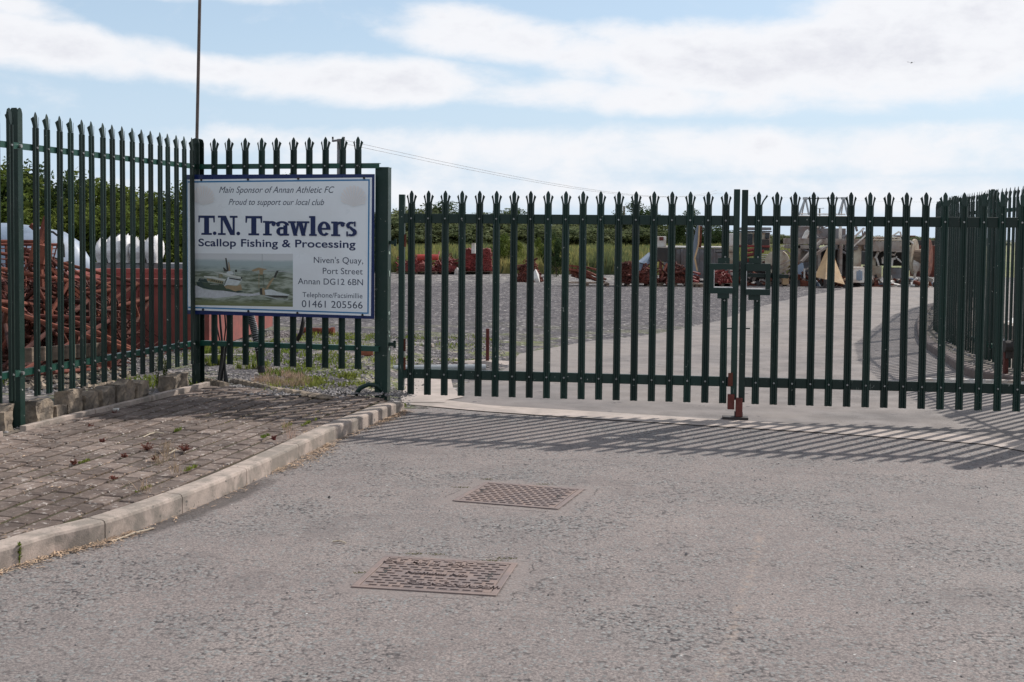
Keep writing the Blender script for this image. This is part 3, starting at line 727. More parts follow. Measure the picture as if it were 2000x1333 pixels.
mb.bar((pa.x, pa.y+.03, 1.335), (pb.x, pb.y+.03, 1.325), .02, .035); mb.build('slide_bolt', GREEN, r2)
for (rt, pa, pb) in ((r1, 1419, 1433), (r2, 1454, 1466)):
    a_, b_ = gp(pa), gp(pb); z = on_line(pa, 642, GA, GB)[1]; mb = MB(); mb.bar((a_.x, a_.y, z), (b_.x, b_.y, z), .012, .012); mb.build('tie_bar', GREEN, rt)
# drop bolt sleeves in red oxide
p = gp(1431)+gf*.02; mb = MB(); zt = on_line(1431, 770, GA, GB)[1]; zb = on_line(1431, 799, GA, GB)[1]
mb.box((p.x, p.y, (zt+zb)/2), (.062, .055, zt-zb), R); mb.build('drop_bolt_sleeve', RED_OX, r1, bevel=.003)
p = gp(1447)+gf*.03; mb = MB(); zt = on_line(1447, 777, GA, GB)[1]
mb.box((p.x, p.y, (zt+.032)/2), (.062, .06, zt-.032), R); mb.build('drop_bolt_sleeve', RED_OX, r2, bevel=.003)
p = gp(1429)+gf*.02; mb = MB(); mb.box((p.x, p.y, .37), (.035, .03, .12), R, jit=.006); mb.build('rusty_bracket', RUSTD, r1)
p = gp(1440)+gf*.02; mb = MB(); mb.box((p.x, p.y, .018), (.235, .12, .022), R); mb.box((p.x+.03, p.y, .05), (.075, .075, .05), R)
tag(mb.build('gate_stop', DARKM, bevel=.003), 'dark steel stop plate on the concrete strip under the meeting gates', 'gate stop')
# right hand gate post and its return panel (just outside the frame, its shadow falls in it)
gr_end = b1+gd*.12
root = empty('gate_post', (gr_end.x, gr_end.y, 0), 'square green gate post at the right end of the gates', 'gate post')
mb = MB(); mb.box((gr_end.x, gr_end.y, 1.1), (.12, .12, 2.3), R); mb.build('shaft', GREEN, root, bevel=.006)

# right fence: posts on a curve
RP = [Vector(p) for p in ((gr_end.x+.15, gr_end.y+.05), (5.95, 11.0), (6.02, 13.45), (6.24, 16.15), (6.68, 18.75), (7.37, 21.4), (8.35, 23.95), (9.35, 26.5), (10.4, 29.1), (11.6, 31.6), (12.9, 34.0))]
root = empty('palisade_fence', (6.0, 13.4, 0), 'green palisade fence curving away on the right behind the gates', 'fence')
ZRR = (2.05, .30)
for A, B in zip(RP[:-1], RP[1:]):
    d_ = (B-A); Lb = d_.length; d_.normalize(); fr = Vector((-d_.y, d_.x)); n = max(2, int(Lb/.158)); ang = atan2(d_.y, d_.x)
    if Lb > 1.5:
        lst = [A+d_*(Lb*(k+.5)/n) for k in range(n)]
    else: lst = [A+d_*(Lb*(k+.5)/n) for k in range(n)]
    # pale heads face the road (left side of travel): turn half round
    make_run(root, lst, 0, 0, (), ang+pi, PR, False)
    for z in ZRR: mb = MB(); rail(mb, A, B, z, fr, .05); mb.build('rail', GREENL, root)
    q = B-fr*.05; mb = MB(); ipost(mb, q, 0, 2.34, ang); mb.build('post', GREEN, root)

# right pavement with kerb
rp = empty('pavement', (5.6, 14, 0)); tag(rp, 'narrow stony verge and kerb along the right fence', kind='structure')
RK = [Vector(p) for p in ((5.78, 13.9), (5.55, 14.7), (5.68, 15.6), (5.98, 17.0), (6.45, 19.3), (7.15, 21.6), (8.0, 24.2), (8.95, 26.8), (10.0, 29.4), (11.2, 32.0), (12.5, 34.5))]
RL = resample(RK, .3)
for s_ in range(0, len(RL)-1, 3):
    seg = RL[s_:s_+4]
    if len(seg) < 2: break
    mb = MB(); vs = []
    for i, p in enumerate(seg):
        gi = min(s_+i, len(RL)-1); q = -nrm(gi, RL)
        dd = (RL[min(gi+1, len(RL)-1)]-RL[max(gi-1, 0)]).normalized()
        if i == 0: p = p+dd*.004
        if i == len(seg)-1: p = p-dd*.004
        for o_, z_ in [(0, -.05), (0, .10), (.015, .118), (.125, .12), (.125, -.05)]: vs.append((p.x+q.x*o_, p.y+q.y*o_, z_))
    fs = []; m_ = 5
    for i in range(len(seg)-1):
        for k in range(m_): fs.append((i*m_+k, i*m_+(k+1) % m_, (i+1)*m_+(k+1) % m_, (i+1)*m_+k))
    fs.append(tuple(range(m_))[::-1]); fs.append(tuple((len(seg)-1)*m_+k for k in range(m_)))
    mb.add(vs, fs); mb.build('kerb_stone', M('weathered_kerb', (.17, .13, .115), (.12, .095, .085), 5, .9, bump=.004) if s_ == 0 else bpy.data.materials['weathered_kerb'], rp)
mb = MB(); vs = []
for i, p in enumerate(RL):
    q = -nrm(i, RL); a_ = p+q*.12; b_ = p+q*1.0; vs += [(a_.x, a_.y, .105), (b_.x, b_.y, .105)]
mb.add(vs, [(2*i, 2*i+1, 2*i+3, 2*i+2) for i in range(len(RL)-1)]); mb.build('verge_bed', SOIL, rp)
mb = MB()
for i in range(500):
    k = random.randrange(len(RL)-1); p = RL[k].lerp(RL[k+1], random.random())+(-nrm(k, RL))*random.uniform(.14, 1.0); mb.octa((p.x, p.y, .11), random.uniform(.015, .05))
o = mb.build('verge_stones', STONES, rp); o['kind'] = 'stuff'
sheet('pale_yard', [(7.0, 13.4), (7.15, 16.2), (7.6, 18.6), (8.4, 21.1), (9.5, 23.8), (11, 26.8), (12.6, 30), (14.6, 34), (17, 39), (45, 39), (45, 13.4)][::-1], .012, PALECON, 'pale concrete yard beyond the right fence')
mb = MB(); 
for (x_, y_, l_) in ((7.2, 15.2, 2.2), (7.6, 17.6, 2.2), (8.3, 20.2, 2.4)):
    mb.box((x_, y_, .16), (.16, l_, .22), Matrix.Rotation(-.18, 3, 'Z'))
mb.build('low_wall_block', CONC, rp)

# ------------------------------------------------------------------ the sponsor sign
SO = FB+bf*.031
sA, zA = on_line(362, 616, SO, SO+bd); sB, zB = on_line(731, 620.5, SO, SO+bd)
_, zT = on_line(362, 343, SO, SO+bd); SW = sB-sA; SH = ((zT-zA)+(on_line(731, 339.5, SO, SO+bd)[1]-zB))/2
z0s = (zA+zB)/2
so = SO+bd*sA
sign = empty('sponsor_sign', (so.x, so.y, z0s), 'white sponsor and trawler company sign with dark blue border on the fence', 'sign')
RS = Matrix(((bd.x, 0, bf.x), (bd.y, 0, bf.y), (0, 1, 0)))          # columns: along, up, towards the viewer
O3 = Vector((so.x, so.y, z0s))
def uv(a, b):
    u = (a-7)/(1336-7); t_ = 335+(322-335)*u; bo = 1318+(1335-1318)*u; return u*SW, (bo-b)/(bo-t_)*SH
def w3(a, b, n):
    u, v = uv(a, b); return O3+RS @ Vector((u, v, n))
def poly3(mb, pts, n): mb.add([w3(a, b, n) for a, b in pts], [tuple(range(len(pts)))[::-1]])
mb = MB(); mb.v = []
for n in (0, .018):
    for u, v in ((0, 0), (SW, 0), (SW, SH), (0, SH)): mb.v.append(tuple(O3+RS @ Vector((u, v, n))))
mb.f = [(3, 2, 1, 0), (4, 5, 6, 7), (0, 1, 5, 4), (1, 2, 6, 5), (2, 3, 7, 6), (3, 0, 4, 7)]; mb.m = [0]*6
mb.build('border_board', BLUE, sign)
rect = lambda a0, b0, a1, b1, sk=12: [(a0, b0+sk*(1-a0/1336)), (a1, b0+sk*(1-a1/1336)), (a1, b1-sk*(1-a1/1336)), (a0, b1-sk*(1-a0/1336))]
mb = MB(); pr = [(22, 369), (1322, 346), (1318, 1314), (22, 1290)]
fr3 = [w3(a, b, .021) for a, b in pr]; bk3 = [w3(a, b, .0185) for a, b in pr]
mb.add(fr3+bk3, [(3, 2, 1, 0)]+[(i, (i+1) % 4, 4+(i+1) % 4, 4+i) for i in range(4)]); mb.build('white_panel', WHITE, sign)
mb = MB()
li = [(36, 380), (1308, 358), (1304, 1300), (36, 1276)]; l2_ = [(36, 391), (1298, 369), (1294, 1290), (36, 1266)]
poly3(mb, [li[0], li[1], l2_[1], l2_[0]], .0215); poly3(mb, [li[1], li[2], l2_[2], l2_[1]], .0215); poly3(mb, [li[2], li[3], l2_[3], l2_[2]], .0215)
mb.build('border_line', LBLUE, sign)
mb = MB(); poly3(mb, [(23, 371), (34, 371), (34, 1290), (23, 1290)], .0213); mb.build('edge_line', LBLUE, sign)
for a, b in ((135, 371), (468, 365), (820, 357), (1270, 350), (145, 1285), (470, 1292), (815, 1300), (1262, 1308)):
    mb = MB(); p = w3(a, b, .021); q = w3(a, b, .027); mb.tube([p, q], .012, 8); mb.build('fixing_bolt', DARKM, sign)
# lettering with the built-in face, fitted to the measured widths
def text(s_, a0, a1, base, cap, mat, shear=0., off=0., name='lettering', n=.0217):
    cu = bpy.data.curves.new(name, 'FONT'); cu.body = s_; cu.size = 1; cu.shear = shear; cu.offset = off; cu.space_character = 1.02
    o = bpy.data.objects.new(name, cu); COL.objects.link(o); bpy.context.view_layer.update()
    dg = bpy.context.evaluated_depsgraph_get(); me = bpy.data.meshes.new_from_object(o.evaluated_get(dg)); bpy.data.objects.remove(o)
    xs = [v.co.x for v in me.vertices]; x0, x1 = min(xs), max(xs); u0, vb = uv(a0, base); u1, _ = uv(a1, base)
    H = cap/(983)*SH/.729
    K = (u1-u0)/(x1-x0)
    for v in me.vertices:
        x, y = (v.co.x-x0)*K, v.co.y*H
        slope = (a1-a0)*0
        v.co = RS @ Vector((u0+x, vb+y, n))
    me.materials.clear(); me.materials.append(mat); o = bpy.data.objects.new(name, me); COL.objects.link(o); o.parent = sign; return o
text('Main Sponsor of Annan Athletic FC', 262, 1068, 460, 46, NAVYT, .32)
text('Proud to support our local club', 330, 998, 544, 44, NAVYT, .32)
text('Scallop Fishing & Processing', 112, 1213, 836, 54, NAVY, 0, .018)
text("Niven's Quay,", 928, 1265, 946, 44, NAVYT); text('Port Street', 990, 1262, 1022, 44, NAVYT); text('Annan DG12 6BN', 818, 1264, 1096, 44, NAVYT)
text('Telephone/Facsimillie', 850, 1261, 1187, 36, NAVYT); text('01461 205566', 845, 1262, 1258, 50, NAVYT)
# bold slab serif headline, drawn stroke by stroke
lay = [.0218]
def pg(mb, pts): lay[0] += .00004; poly3(mb, pts, lay[0]) if area(pts) > 0 else poly3(mb, pts[::-1], lay[0])
def area(p): return sum(p[i][0]*p[(i+1) % len(p)][1]-p[(i+1) % len(p)][0]*p[i][1] for i in range(len(p)))
def rc(mb, x0, y0, x1, y1): pg(mb, [(x0, y0), (x1, y0), (x1, y1), (x0, y1)])
def arc(mb, cx_, cy_, rx, ry, tx, ty, d0, d1, n=14):
    for i in range(n):
        a_, b_ = radians(d0+(d1-d0)*i/n), radians(d0+(d1-d0)*(i+1)/n)
        pg(mb, [(cx_+rx*cos(a_), cy_-ry*sin(a_)), (cx_+rx*cos(b_), cy_-ry*sin(b_)), (cx_+(rx-tx)*cos(b_), cy_-(ry-ty)*sin(b_)), (cx_+(rx-tx)*cos(a_), cy_-(ry-ty)*sin(a_))])
T0, BL, XH = 621, 757, 655
def gT(mb, a, b):
    c_ = (a+b)/2; rc(mb, a, T0, b, T0+17); pg(mb, [(a, T0), (a+14, T0), (a+10, T0+48), (a, T0+48)]); pg(mb, [(b, T0), (b-14, T0), (b-10, T0+48), (b, T0+48)])
    rc(mb, c_-18, T0, c_+18, BL); rc(mb, c_-38, BL-14, c_+38, BL)
def gN(mb, a, b):
    rc(mb, a+20, T0, a+36, BL); rc(mb, a, BL-14, a+56, BL); rc(mb, a, T0, a+44, T0+14); pg(mb, [(a+20, T0), (a+58, T0), (b-20, BL), (b-52, BL)])
    rc(mb, b-36, T0, b-20, BL); rc(mb, b-56, T0, b, T0+14)
def gr_(mb, a, b):
    rc(mb, a+14, XH, a+46, BL); rc(mb, a, BL-13, a+62, BL); rc(mb, a, XH, a+30, XH+13); arc(mb, b-26, XH+34, 42, 34, 20, 17, 40, 180); arc(mb, b-14, XH+22, 14, 15, 13, 14, 0, 360)
def ga(mb, a, b):
    rc(mb, b-40, XH+30, b-12, BL); rc(mb, b-22, BL-13, b, BL); arc(mb, a+40, XH+30, b-52-a+12, 30, 28, 14, 0, 165); arc(mb, a+13, XH+26, 13, 13, 12, 12, 0, 360)
    arc(mb, a+34, BL-29, 34, 31, 26, 15, 60, 300); rc(mb, a+34, BL-60, b-30, BL-45); rc(mb, a+38, BL-15, b-35, BL-2)
def gw(mb, a, b):
    w_ = b-a; t_ = 30
    for x0, x1 in ((a+12, a+w_*.32), (a+w_*.46, a+w_*.70)): pg(mb, [(x0, XH), (x0+t_, XH), (x1+t_*.6, BL), (x1-t_*.3, BL)])
    for x0, x1 in ((a+w_*.32, a+w_*.5), (a+w_*.70, b-20)): pg(mb, [(x0-4, BL), (x0+12, BL), (x1+8, XH), (x1-8, XH)])
    rc(mb, a, XH, a+54, XH+13); rc(mb, a+w_*.40, XH, a+w_*.40+50, XH+13); rc(mb, b-44, XH, b, XH+13)
def gl(mb, a, b): c_ = (a+b)/2; rc(mb, c_-16, T0-3, c_+16, BL); rc(mb, a, BL-13, b, BL); rc(mb, a, T0-3, c_, T0+10)
def ge(mb, a, b):
    c_ = (a+b)/2; r_ = (b-a)/2; cy_ = (XH+BL)/2; arc(mb, c_, cy_, r_, (BL-XH)/2, 29, 15, 0, 318, 20); rc(mb, a+20, cy_-6, b-1, cy_+7)
def gs(mb, a, b):
    c_ = (a+b)/2; r_ = (b-a)/2; arc(mb, c_, XH+27, r_-2, 27, 25, 14, 50, 235, 12); arc(mb, c_, BL-28, r_, 29, 27, 15, -135, 62, 12)
    pg(mb, [(a+16, XH+38), (a+34, XH+32), (b-8, BL-42), (b-26, BL-28)]); rc(mb, b-20, XH-1, b-9, XH+34); rc(mb, a+4, BL-34, a+15, BL+1)
def dot(mb, a, b): arc(mb, (a+b)/2, BL-12, (b-a)/2, 13, (b-a)/2-.5, 12.5, 0, 360, 12)
for ch, fn, a_, b_ in (('T', gT, 112, 231), ('.', dot, 216, 243), ('N', gN, 253, 394), ('.', dot, 385, 412), ('T', gT, 450, 568), ('r', gr_, 574, 662), ('a', ga, 668, 757), ('w', gw, 750, 898), ('l', gl, 896, 950), ('e', ge, 955, 1044), ('r', gr_, 1048, 1140), ('s', gs, 1148, 1224)):
    mb = MB(); fn(mb, a_, b_); mb.build('headline_letter', NAVY, sign)
# scallop shell prints
for cx_, cy_, r_ in ((150, 490, 78), (1200, 488, 84)):
    mb = MB()
    for k in range(13):
        a_ = radians(-28+k*236/13); b_ = radians(-28+(k+.55)*236/13); rr = r_*(1-.0*abs(k-6)); mb.m
        pts = [(cx_, cy_+r_*.72), (cx_+rr*cos(a_), cy_-rr*sin(a_)), (cx_+rr*1.04*cos((a_+b_)/2), cy_-rr*1.04*sin((a_+b_)/2)), (cx_+rr*cos(b_), cy_-rr*sin(b_))]
        pg(mb, pts)
    mb.build('shell_print', SHELL, sign)
    mb = MB(); poly3(mb, [(cx_+r_*.98*cos(radians(-30-k*240/20*-1)), cy_-r_*.98*sin(radians(-30+k*240/20))) for k in range(21)][::-1], .0216); mb.build('shell_print', SHELL2, sign)
# photograph of the trawler at sea
def seamat():
    m = bpy.data.materials.new('print_sea'); m.use_nodes = True; t = NT(m.node_tree)
    b = t.node('ShaderNodeBsdfPrincipled'); o = t.node('ShaderNodeOutputMaterial'); t.l.new(b.outputs[0], o.inputs[0]); b.inputs['Roughness'].default_value = .4
    g = t.node('ShaderNodeNewGeometry').outputs['Position']; x, y, z = t.sep(g); zz = t.math('DIVIDE', t.math('SUBTRACT', z, z0s+uv(400, 1255)[1]), uv(400, 885)[1]-uv(400, 1255)[1])
    nz = t.noise(t.xyz(t.math('MULTIPLY', x, 7), t.math('MULTIPLY', y, 7), t.math('MULTIPLY', z, 40)), 1., 6, .65, .3)
    nf = t.noise(t.xyz(t.math('MULTIPLY', x, 2.5), t.math('MULTIPLY', y, 2.5), t.math('MULTIPLY', z, 14)), 1., 6, .6, .3)
    c = t.mix(t.ramp(nz, .38, .60), (.10, .125, .08), (.36, .40, .34)); c = t.mix(t.ramp(zz, .0, .16, 1, 0), c, (.16, .18, .08)); c = t.mix(t.ramp(t.math('ADD', zz, t.math('MULTIPLY', nz, .12)), .62, .88), c, (.36, .44, .45))
    c = t.mix(t.ramp(t.math('ADD', zz, t.math('MULTIPLY', nz, .05)), .86, .93), c, (.60, .62, .64))
    c = t.mix(t.math('MULTIPLY', t.ramp(nf, .62, .72), .5), c, (.6, .62, .6)); t.put(b.inputs['Base Color'], c); return m
mb = MB(); poly3(mb, [(60, 1254), (783, 1257), (783, 884), (60, 888)], .0217)
pic = mb.build('trawler_photo', seamat(), sign)
def Q(pts): return [(.3963*q+36, .3963*r+828.5) for q, r in pts]
def flat(name, c): return M('print_'+name, c, tuple(x*.8 for x in c), 40, .4)
PC = dict(foam=flat('foam', (.55, .57, .60)), foam2=flat('foam_grey', (.42, .45, .46)), hull=flat('hull', (.035, .06, .055)), hull2=flat('hull_side', (.06, .085, .06)), deck=flat('deck', (.62, .64, .60)), cab=flat('cabin', (.25, .22, .12)), white=flat('boat_white', (.60, .65, .66)), dark=flat('boat_dark', (.05, .05, .045)), tan_=flat('boat_tan', (.36, .27, .16)), olive=flat('olive', (.14, .15, .07)))
lay[0] = .0219
def pp(c, *polys):
    mb = MB()
    for p in polys: pg(mb, Q(p))
    o = mb.build('boat_print', PC[c], pic)
pp('foam', [(75, 740), (150, 720), (300, 790), (500, 810), (780, 810), (900, 850), (1180, 860), (1290, 830), (1300, 880), (1100, 905), (900, 890), (700, 925), (500, 945), (300, 935), (75, 945)])
pp('foam2', [(1160, 430), (1000, 425), (900, 450), (1000, 436)], [(1350, 880), (1500, 915), (1740, 955), (1820, 940), (1790, 965), (1600, 950), (1420, 915)], [(1430, 430), (1870, 460), (1870, 470), (1430, 445)])
pp('hull', [(145, 665), (230, 655), (420, 690), (700, 760), (900, 800), (1060, 832), (900, 845), (640, 810), (400, 795), (300, 775), (180, 735)], [(200, 600), (240, 585), (340, 610), (370, 670), (230, 655), (180, 650)])
pp('cab', [(345, 590), (640, 640), (630, 690), (400, 650)], [(560, 520), (625, 515), (640, 560), (570, 580)])
pp('hull2', [(250, 660), (640, 700), (720, 760), (900, 830), (700, 815), (480, 790), (300, 740)])
pp('deck', [(285, 552), (440, 555), (690, 610), (670, 640), (480, 600), (300, 575)], [(470, 480), (640, 490), (980, 565), (960, 590), (720, 545), (600, 505)])
pp('white', [(735, 560), (985, 605), (900, 712), (720, 705), (660, 725), (650, 700), (700, 610)], [(700, 500), (720, 455), (830, 470), (850, 520), (740, 515)])
pp('dark', [(755, 573), (965, 606), (955, 630), (748, 596)], [(678, 228), (702, 226), (745, 450), (720, 470), (660, 470), (640, 400), (655, 395), (705, 440)], [(855, 435), (890, 430), (895, 475), (855, 475)], [(1545, 560), (1595, 445), (1635, 440), (1575, 578)], [(1295, 765), (1370, 758), (1380, 880), (1310, 872)], [(1380, 882), (1805, 888), (1790, 925), (1560, 920)])
pp('tan_', [(735, 300), (750, 300), (775, 460), (742, 460)], [(720, 710), (880, 725), (960, 690), (985, 790), (860, 820), (700, 760)], [(1150, 440), (1275, 390), (1435, 420), (1365, 440), (1350, 520), (1300, 512), (1290, 440), (1180, 462)], [(1400, 770), (1470, 640), (1540, 565), (1550, 585), (1440, 770)], [(1280, 510), (1290, 510), (1290, 760), (1280, 760)], [(1340, 755), (1385, 750), (1395, 880), (1350, 880)], [(345, 600), (380, 600), (385, 645), (350, 635)])
pp('dark', *[[(430+i*38, 612+i*9), (452+i*38, 616+i*9), (450+i*38, 640+i*9), (428+i*38, 636+i*9)] for i in range(6)])
pp('deck', *[[(q0, r0), (q0+w0, r0+3), (q0+w0, r0+8), (q0, r0+5)] for q0, r0, w0 in ((230, 600, 60), (520, 545, 90), (760, 640, 120), (400, 700, 160), (1420, 830, 180), (900, 470, 60), (1200, 465, 50), (1480, 800, 60))])
pp('dark', [(700, 600), (712, 603), (665, 715), (655, 708)], [(1365, 520), (1372, 520), (1380, 745), (1372, 745)], [(560, 500), (566, 500), (570, 600), (564, 600)], [(820, 455), (826, 455), (832, 530), (826, 530)], [(960, 560), (990, 566), (985, 592), (962, 588)])
pp('tan_', [(660, 730), (720, 720), (760, 770), (700, 775)], [(1490, 800), (1530, 795), (1540, 830), (1495, 832)])
pp('foam2', [(1338, 150), (1346, 150), (1350, 395), (1342, 395)])
pp('white', [(1385, 790), (1500, 775), (1580, 800), (1620, 825), (1830, 862), (1800, 886), (1400, 876)])

# ------------------------------------------------------------------ manhole covers
def manhole(pts, lab, writing, seed):
    rnd = random.Random(seed); c = [G(*p) for p in pts]            # near-left, near-right, far-right, far-left
    o = (c[0]+c[1]+c[2]+c[3])/4; ax = ((c[1]-c[0])+(c[2]-c[3])).normalized(); ay = Vector((-ax.y, ax.x, 0))
    Wd = ((c[1]-c[0]).length+(c[2]-c[3]).length)/2; Dp = abs((((c[3]-c[0])+(c[2]-c[1]))/2).dot(ay)); a = atan2(ax.y, ax.x); R_ = Matrix.Rotation(a, 3, 'Z')
    root = empty('manhole_cover', (o.x, o.y, 0), lab, 'manhole cover', 'manhole covers in the road')
    mb = MB(); fw_ = .03
    for (x, y, sx, sy) in ((0, -Dp/2+fw_/2, Wd, fw_), (0, Dp/2-fw_/2, Wd, fw_), (-Wd/2+fw_/2, 0, fw_, Dp-2*fw_), (Wd/2-fw_/2, 0, fw_, Dp-2*fw_)):
        p = o+R_ @ Vector((x, y, 0)); mb.box((p.x, p.y, .0005), (sx, sy, .012), R_)
    mb.build('frame', MANH, root, bevel=.002)
    iw, idp = Wd-2*fw_-.012, Dp-2*fw_-.012
    mb = MB(); mb.box((o.x, o.y, .0005), (iw, idp, .009), R_); mb.build('cover_plate', MANHD, root)
    mb = MB(); nx_, ny_ = 11, 12; cx0 = iw/nx_; cy0 = idp/ny_; txt = []
    for j in range(ny_):
        for i in range(nx_+1):
            x = -iw/2+(i+.5*(j % 2))*cx0; y = -idp/2+(j+.5)*cy0
            if abs(x) > iw/2-.015: continue
            if writing and (abs(y+idp*.30) < .035 and x > -.05 or abs(y-idp*.36) < .03 and x < .12 or abs(y) < .05 and abs(x) < .2): continue
            p = o+R_ @ Vector((x, y, 0)); mb.box((p.x, p.y, .007), (cx0*.66, cy0*.42, .006), R_)
    tr = mb.build('raised_tread', MANH, root)
    for sx in (-1, 1):
        p = o+R_ @ Vector((sx*iw*.42, 0, 0)); mb = MB(); mb.box((p.x, p.y, .006), (.018, idp*.3, .004), R_)
        mb.box((p.x+.0, p.y+.03, .011), (.02, .014, .004), R_); mb.build('lifting_key_slot', DARKM, root)
    if writing:
        for s_, x, y, sz in writing:
            cu = bpy.data.curves.new('raised_lettering', 'FONT'); cu.body = s_; cu.size = sz; cu.extrude = .005; cu.offset = .0015; cu.align_x = 'CENTER'; cu.resolution_u = 2
            t_ = bpy.data.objects.new('raised_lettering', cu); COL.objects.link(t_); bpy.context.view_layer.update(); me_ = bpy.data.meshes.new_from_object(t_.evaluated_get(bpy.context.evaluated_depsgraph_get())); bpy.data.objects.remove(t_); me_.materials.clear(); me_.materials.append(MANH); t_ = bpy.data.objects.new('raised_lettering', me_); COL.objects.link(t_); t_.parent = root
            p = R_ @ Vector((x, y, 0)); t_.location = (p.x, p.y, .0085); t_.rotation_euler = (0, 0, a)
manhole([(697, 1147), (975, 1168), (1005, 1100), (742, 1088)], 'nearer rusty iron manhole cover with raised lettering in the road', [('CA2  MH12  F900', -.10, .155, .06), ('Clark-Drain.com', .12, -.19, .068), ('Nominal No.', .0, -.02, .06)], 3)
manhole([(885, 980), (1094, 996), (1137, 957), (947, 942)], 'farther rusty iron manhole cover without lettering, nearer the gates', None, 5)
# cracks and moss by the covers
for (px, py) in ((705, 1120), (812, 1083), (850, 1084), (985, 1092), (965, 1096), (900, 953), (950, 937), (1060, 947)):
    p = G(px, py); mb = MB()
    for i in range(34):
        q = p+Vector((random.gauss(0, .03), random.gauss(0, .008), .002)); h = random.uniform(.002, .008)
        mb.add([q, q+Vector((.006, 0, 0)), q+Vector((random.uniform(-.006, .012), 0, h))], [(0, 1, 2)])
    o = mb.build('moss_tuft', MOSSY); tag(o, 'low yellow green moss growing at the edges of the manhole covers', 'moss', 'moss round the manhole covers', 'stuff')

# ------------------------------------------------------------------ litter, stones, weeds
mb = MB()
for i in range(5200):
    k = random.randrange(len(KL)-1); p = KL[k].lerp(KL[k+1], random.random()); py_ = p.y
    dens_ = .25+.75*max(0, mnoise.noise((py_*1.1, 3.3, 0)))*2
    pxk = 1000+2400*p.x/p.y
    if 540 < pxk < 640: dens_ = 1.4
    if 250 < pxk < 520: dens_ *= .15
    if random.random() > dens_: continue
    off = abs(random.gauss(0, .045))+.004
    if 545 < pxk < 625: off *= 1.7
    q = p-nrm(k, KL)*off; a_ = random.random()*pi; l_ = random.uniform(.008, .05); u_ = Vector((cos(a_), sin(a_), 0)); z = .004+random.random()*.012; tw = random.uniform(-.008, .008)
    v_ = Vector((-sin(a_), cos(a_), 0))*random.uniform(.0015, .004); c_ = Vector((q.x, q.y, z))
    mb.add([c_-u_*l_/2-v_, c_+u_*l_/2-v_+Vector((0, 0, tw)), c_+u_*l_/2+v_+Vector((0, 0, tw)), c_-u_*l_/2+v_], [(0, 1, 2, 3)])
tag(mb.build('dry_litter', STRAW), 'dead grass and straw litter lying in the gutter along the kerb', 'litter', kind='stuff')
mb = MB()
for i in range(1500):
    x = random.uniform(-3, 4.5); y = random.uniform(4.5, 11.5)**1.0
    if G(0, 1).y and x < -1.9+(y-7)*.2 : continue
    mb.octa((x, y, .003), random.choice((.003, .004, .005, .007)))
for (px, py) in ((165, 1108), (660, 1058), (643, 973), (1340, 1085), (1560, 863), (1915, 916), (1955, 912), (1800, 843), (1870, 800)):
    p = G(px, py); mb.octa((p.x, p.y, .006), .014)
tag(mb.build('loose_grit', STONES), 'loose grit scattered over the road surface', 'grit', kind='stuff')
mb = MB()      # stones and rubble behind the back fence and left of the gate
for i in range(15000):
    x = random.uniform(-6.5, -.1); y = 11.6+random.random()**1.6*9
    if x > -1.0+(y-12)*.03 and y < 15.2: continue
    mb.octa((x, y, grnd(x, y)+.006), random.choice((.008, .012, .016, .022, .03)), flat=.5)
for i in range(900):
    p = farA.lerp(farB, random.random())+Vector((random.gauss(0, .03), random.gauss(.08, .09))); mb.octa((p.x, p.y, .15), random.uniform(.006, .026))
for i in range(700):
    t_ = random.random()*7; p = eB-fd*t_-FN*random.uniform(.04, .28); mb.octa((p.x, p.y, .155), random.uniform(.006, .028))
tag(mb.build('rubble_stones', STONES), 'loose grey stones and rubble behind the sign fence', 'stones', kind='stuff')
def blades(mb, x, y, z, n, h, spread, wv=.004):
    for i in range(n):
        a_ = random.random()*2*pi; r_ = random.random()**.7*spread; b_ = Vector((x+r_*cos(a_), y+r_*sin(a_), z)); hh = h*random.uniform(.4, 1.1)
        t_ = b_+Vector((random.gauss(0, .35)*hh, random.gauss(0, .35)*hh, hh)); s_ = Vector((cos(a_+1.5), sin(a_+1.5), 0))*wv*random.uniform(.6, 1.6); m_ = b_.lerp(t_, .5)+Vector((0, 0, hh*.1))
        mb.add([b_-s_*.6, b_+s_*.6, m_+s_, t_, m_-s_], [(0, 1, 2, 4), (4, 2, 3)])
mb = MB(); rw = random.Random(11)
for i in range(950):
    x = random.uniform(-6.0, -.2); y = 12.0+random.random()**1.3*8
    if x > -1.1 and y < 15.8: continue
    if mnoise.noise((x*.9, y*.7, 1.7)) < .02: continue
    blades(mb, x, y, grnd(x, y), 16, random.uniform(.025, .08), .13, .006)
for (px, py, n, h) in ((590, 748, 50, .05), (625, 752, 45, .05), (620, 742, 40, .05), (660, 738, 40, .07), (410, 715, 60, .14), (405, 690, 40, .12), (700, 755, 20, .06), (530, 735, 40, .08), (500, 722, 50, .1)):
    p = G(px, py, .14)
    for k in range(8): blades(mb, p.x+rw.gauss(0, .10), p.y+rw.gauss(0, .08), .14, n//2, h, .07, .006)
tag(mb.build('yard_weeds', L_GREEN), 'patchy green weeds on the stony ground behind the sign fence', 'weeds', kind='stuff')
mb = MB()
for k in range(40):
    p = G(rw.uniform(505, 600), rw.uniform(728, 758), .14); blades(mb, p.x, p.y, .14, 34, .085, .09, .0022)
for (px, py) in ((325, 880), (310, 905), (345, 925), (280, 960), (560, 840), (570, 855), (330, 895)):
    p = G(px, py, .14); blades(mb, p.x, p.y, .135, 26, .09, .05, .0018)
tag(mb.build('dead_weed_stems', L_PALE), 'pale dead weed stems on the paving and behind it', 'weeds', kind='stuff')
mb = MB()      # moss and small green in the paver joints
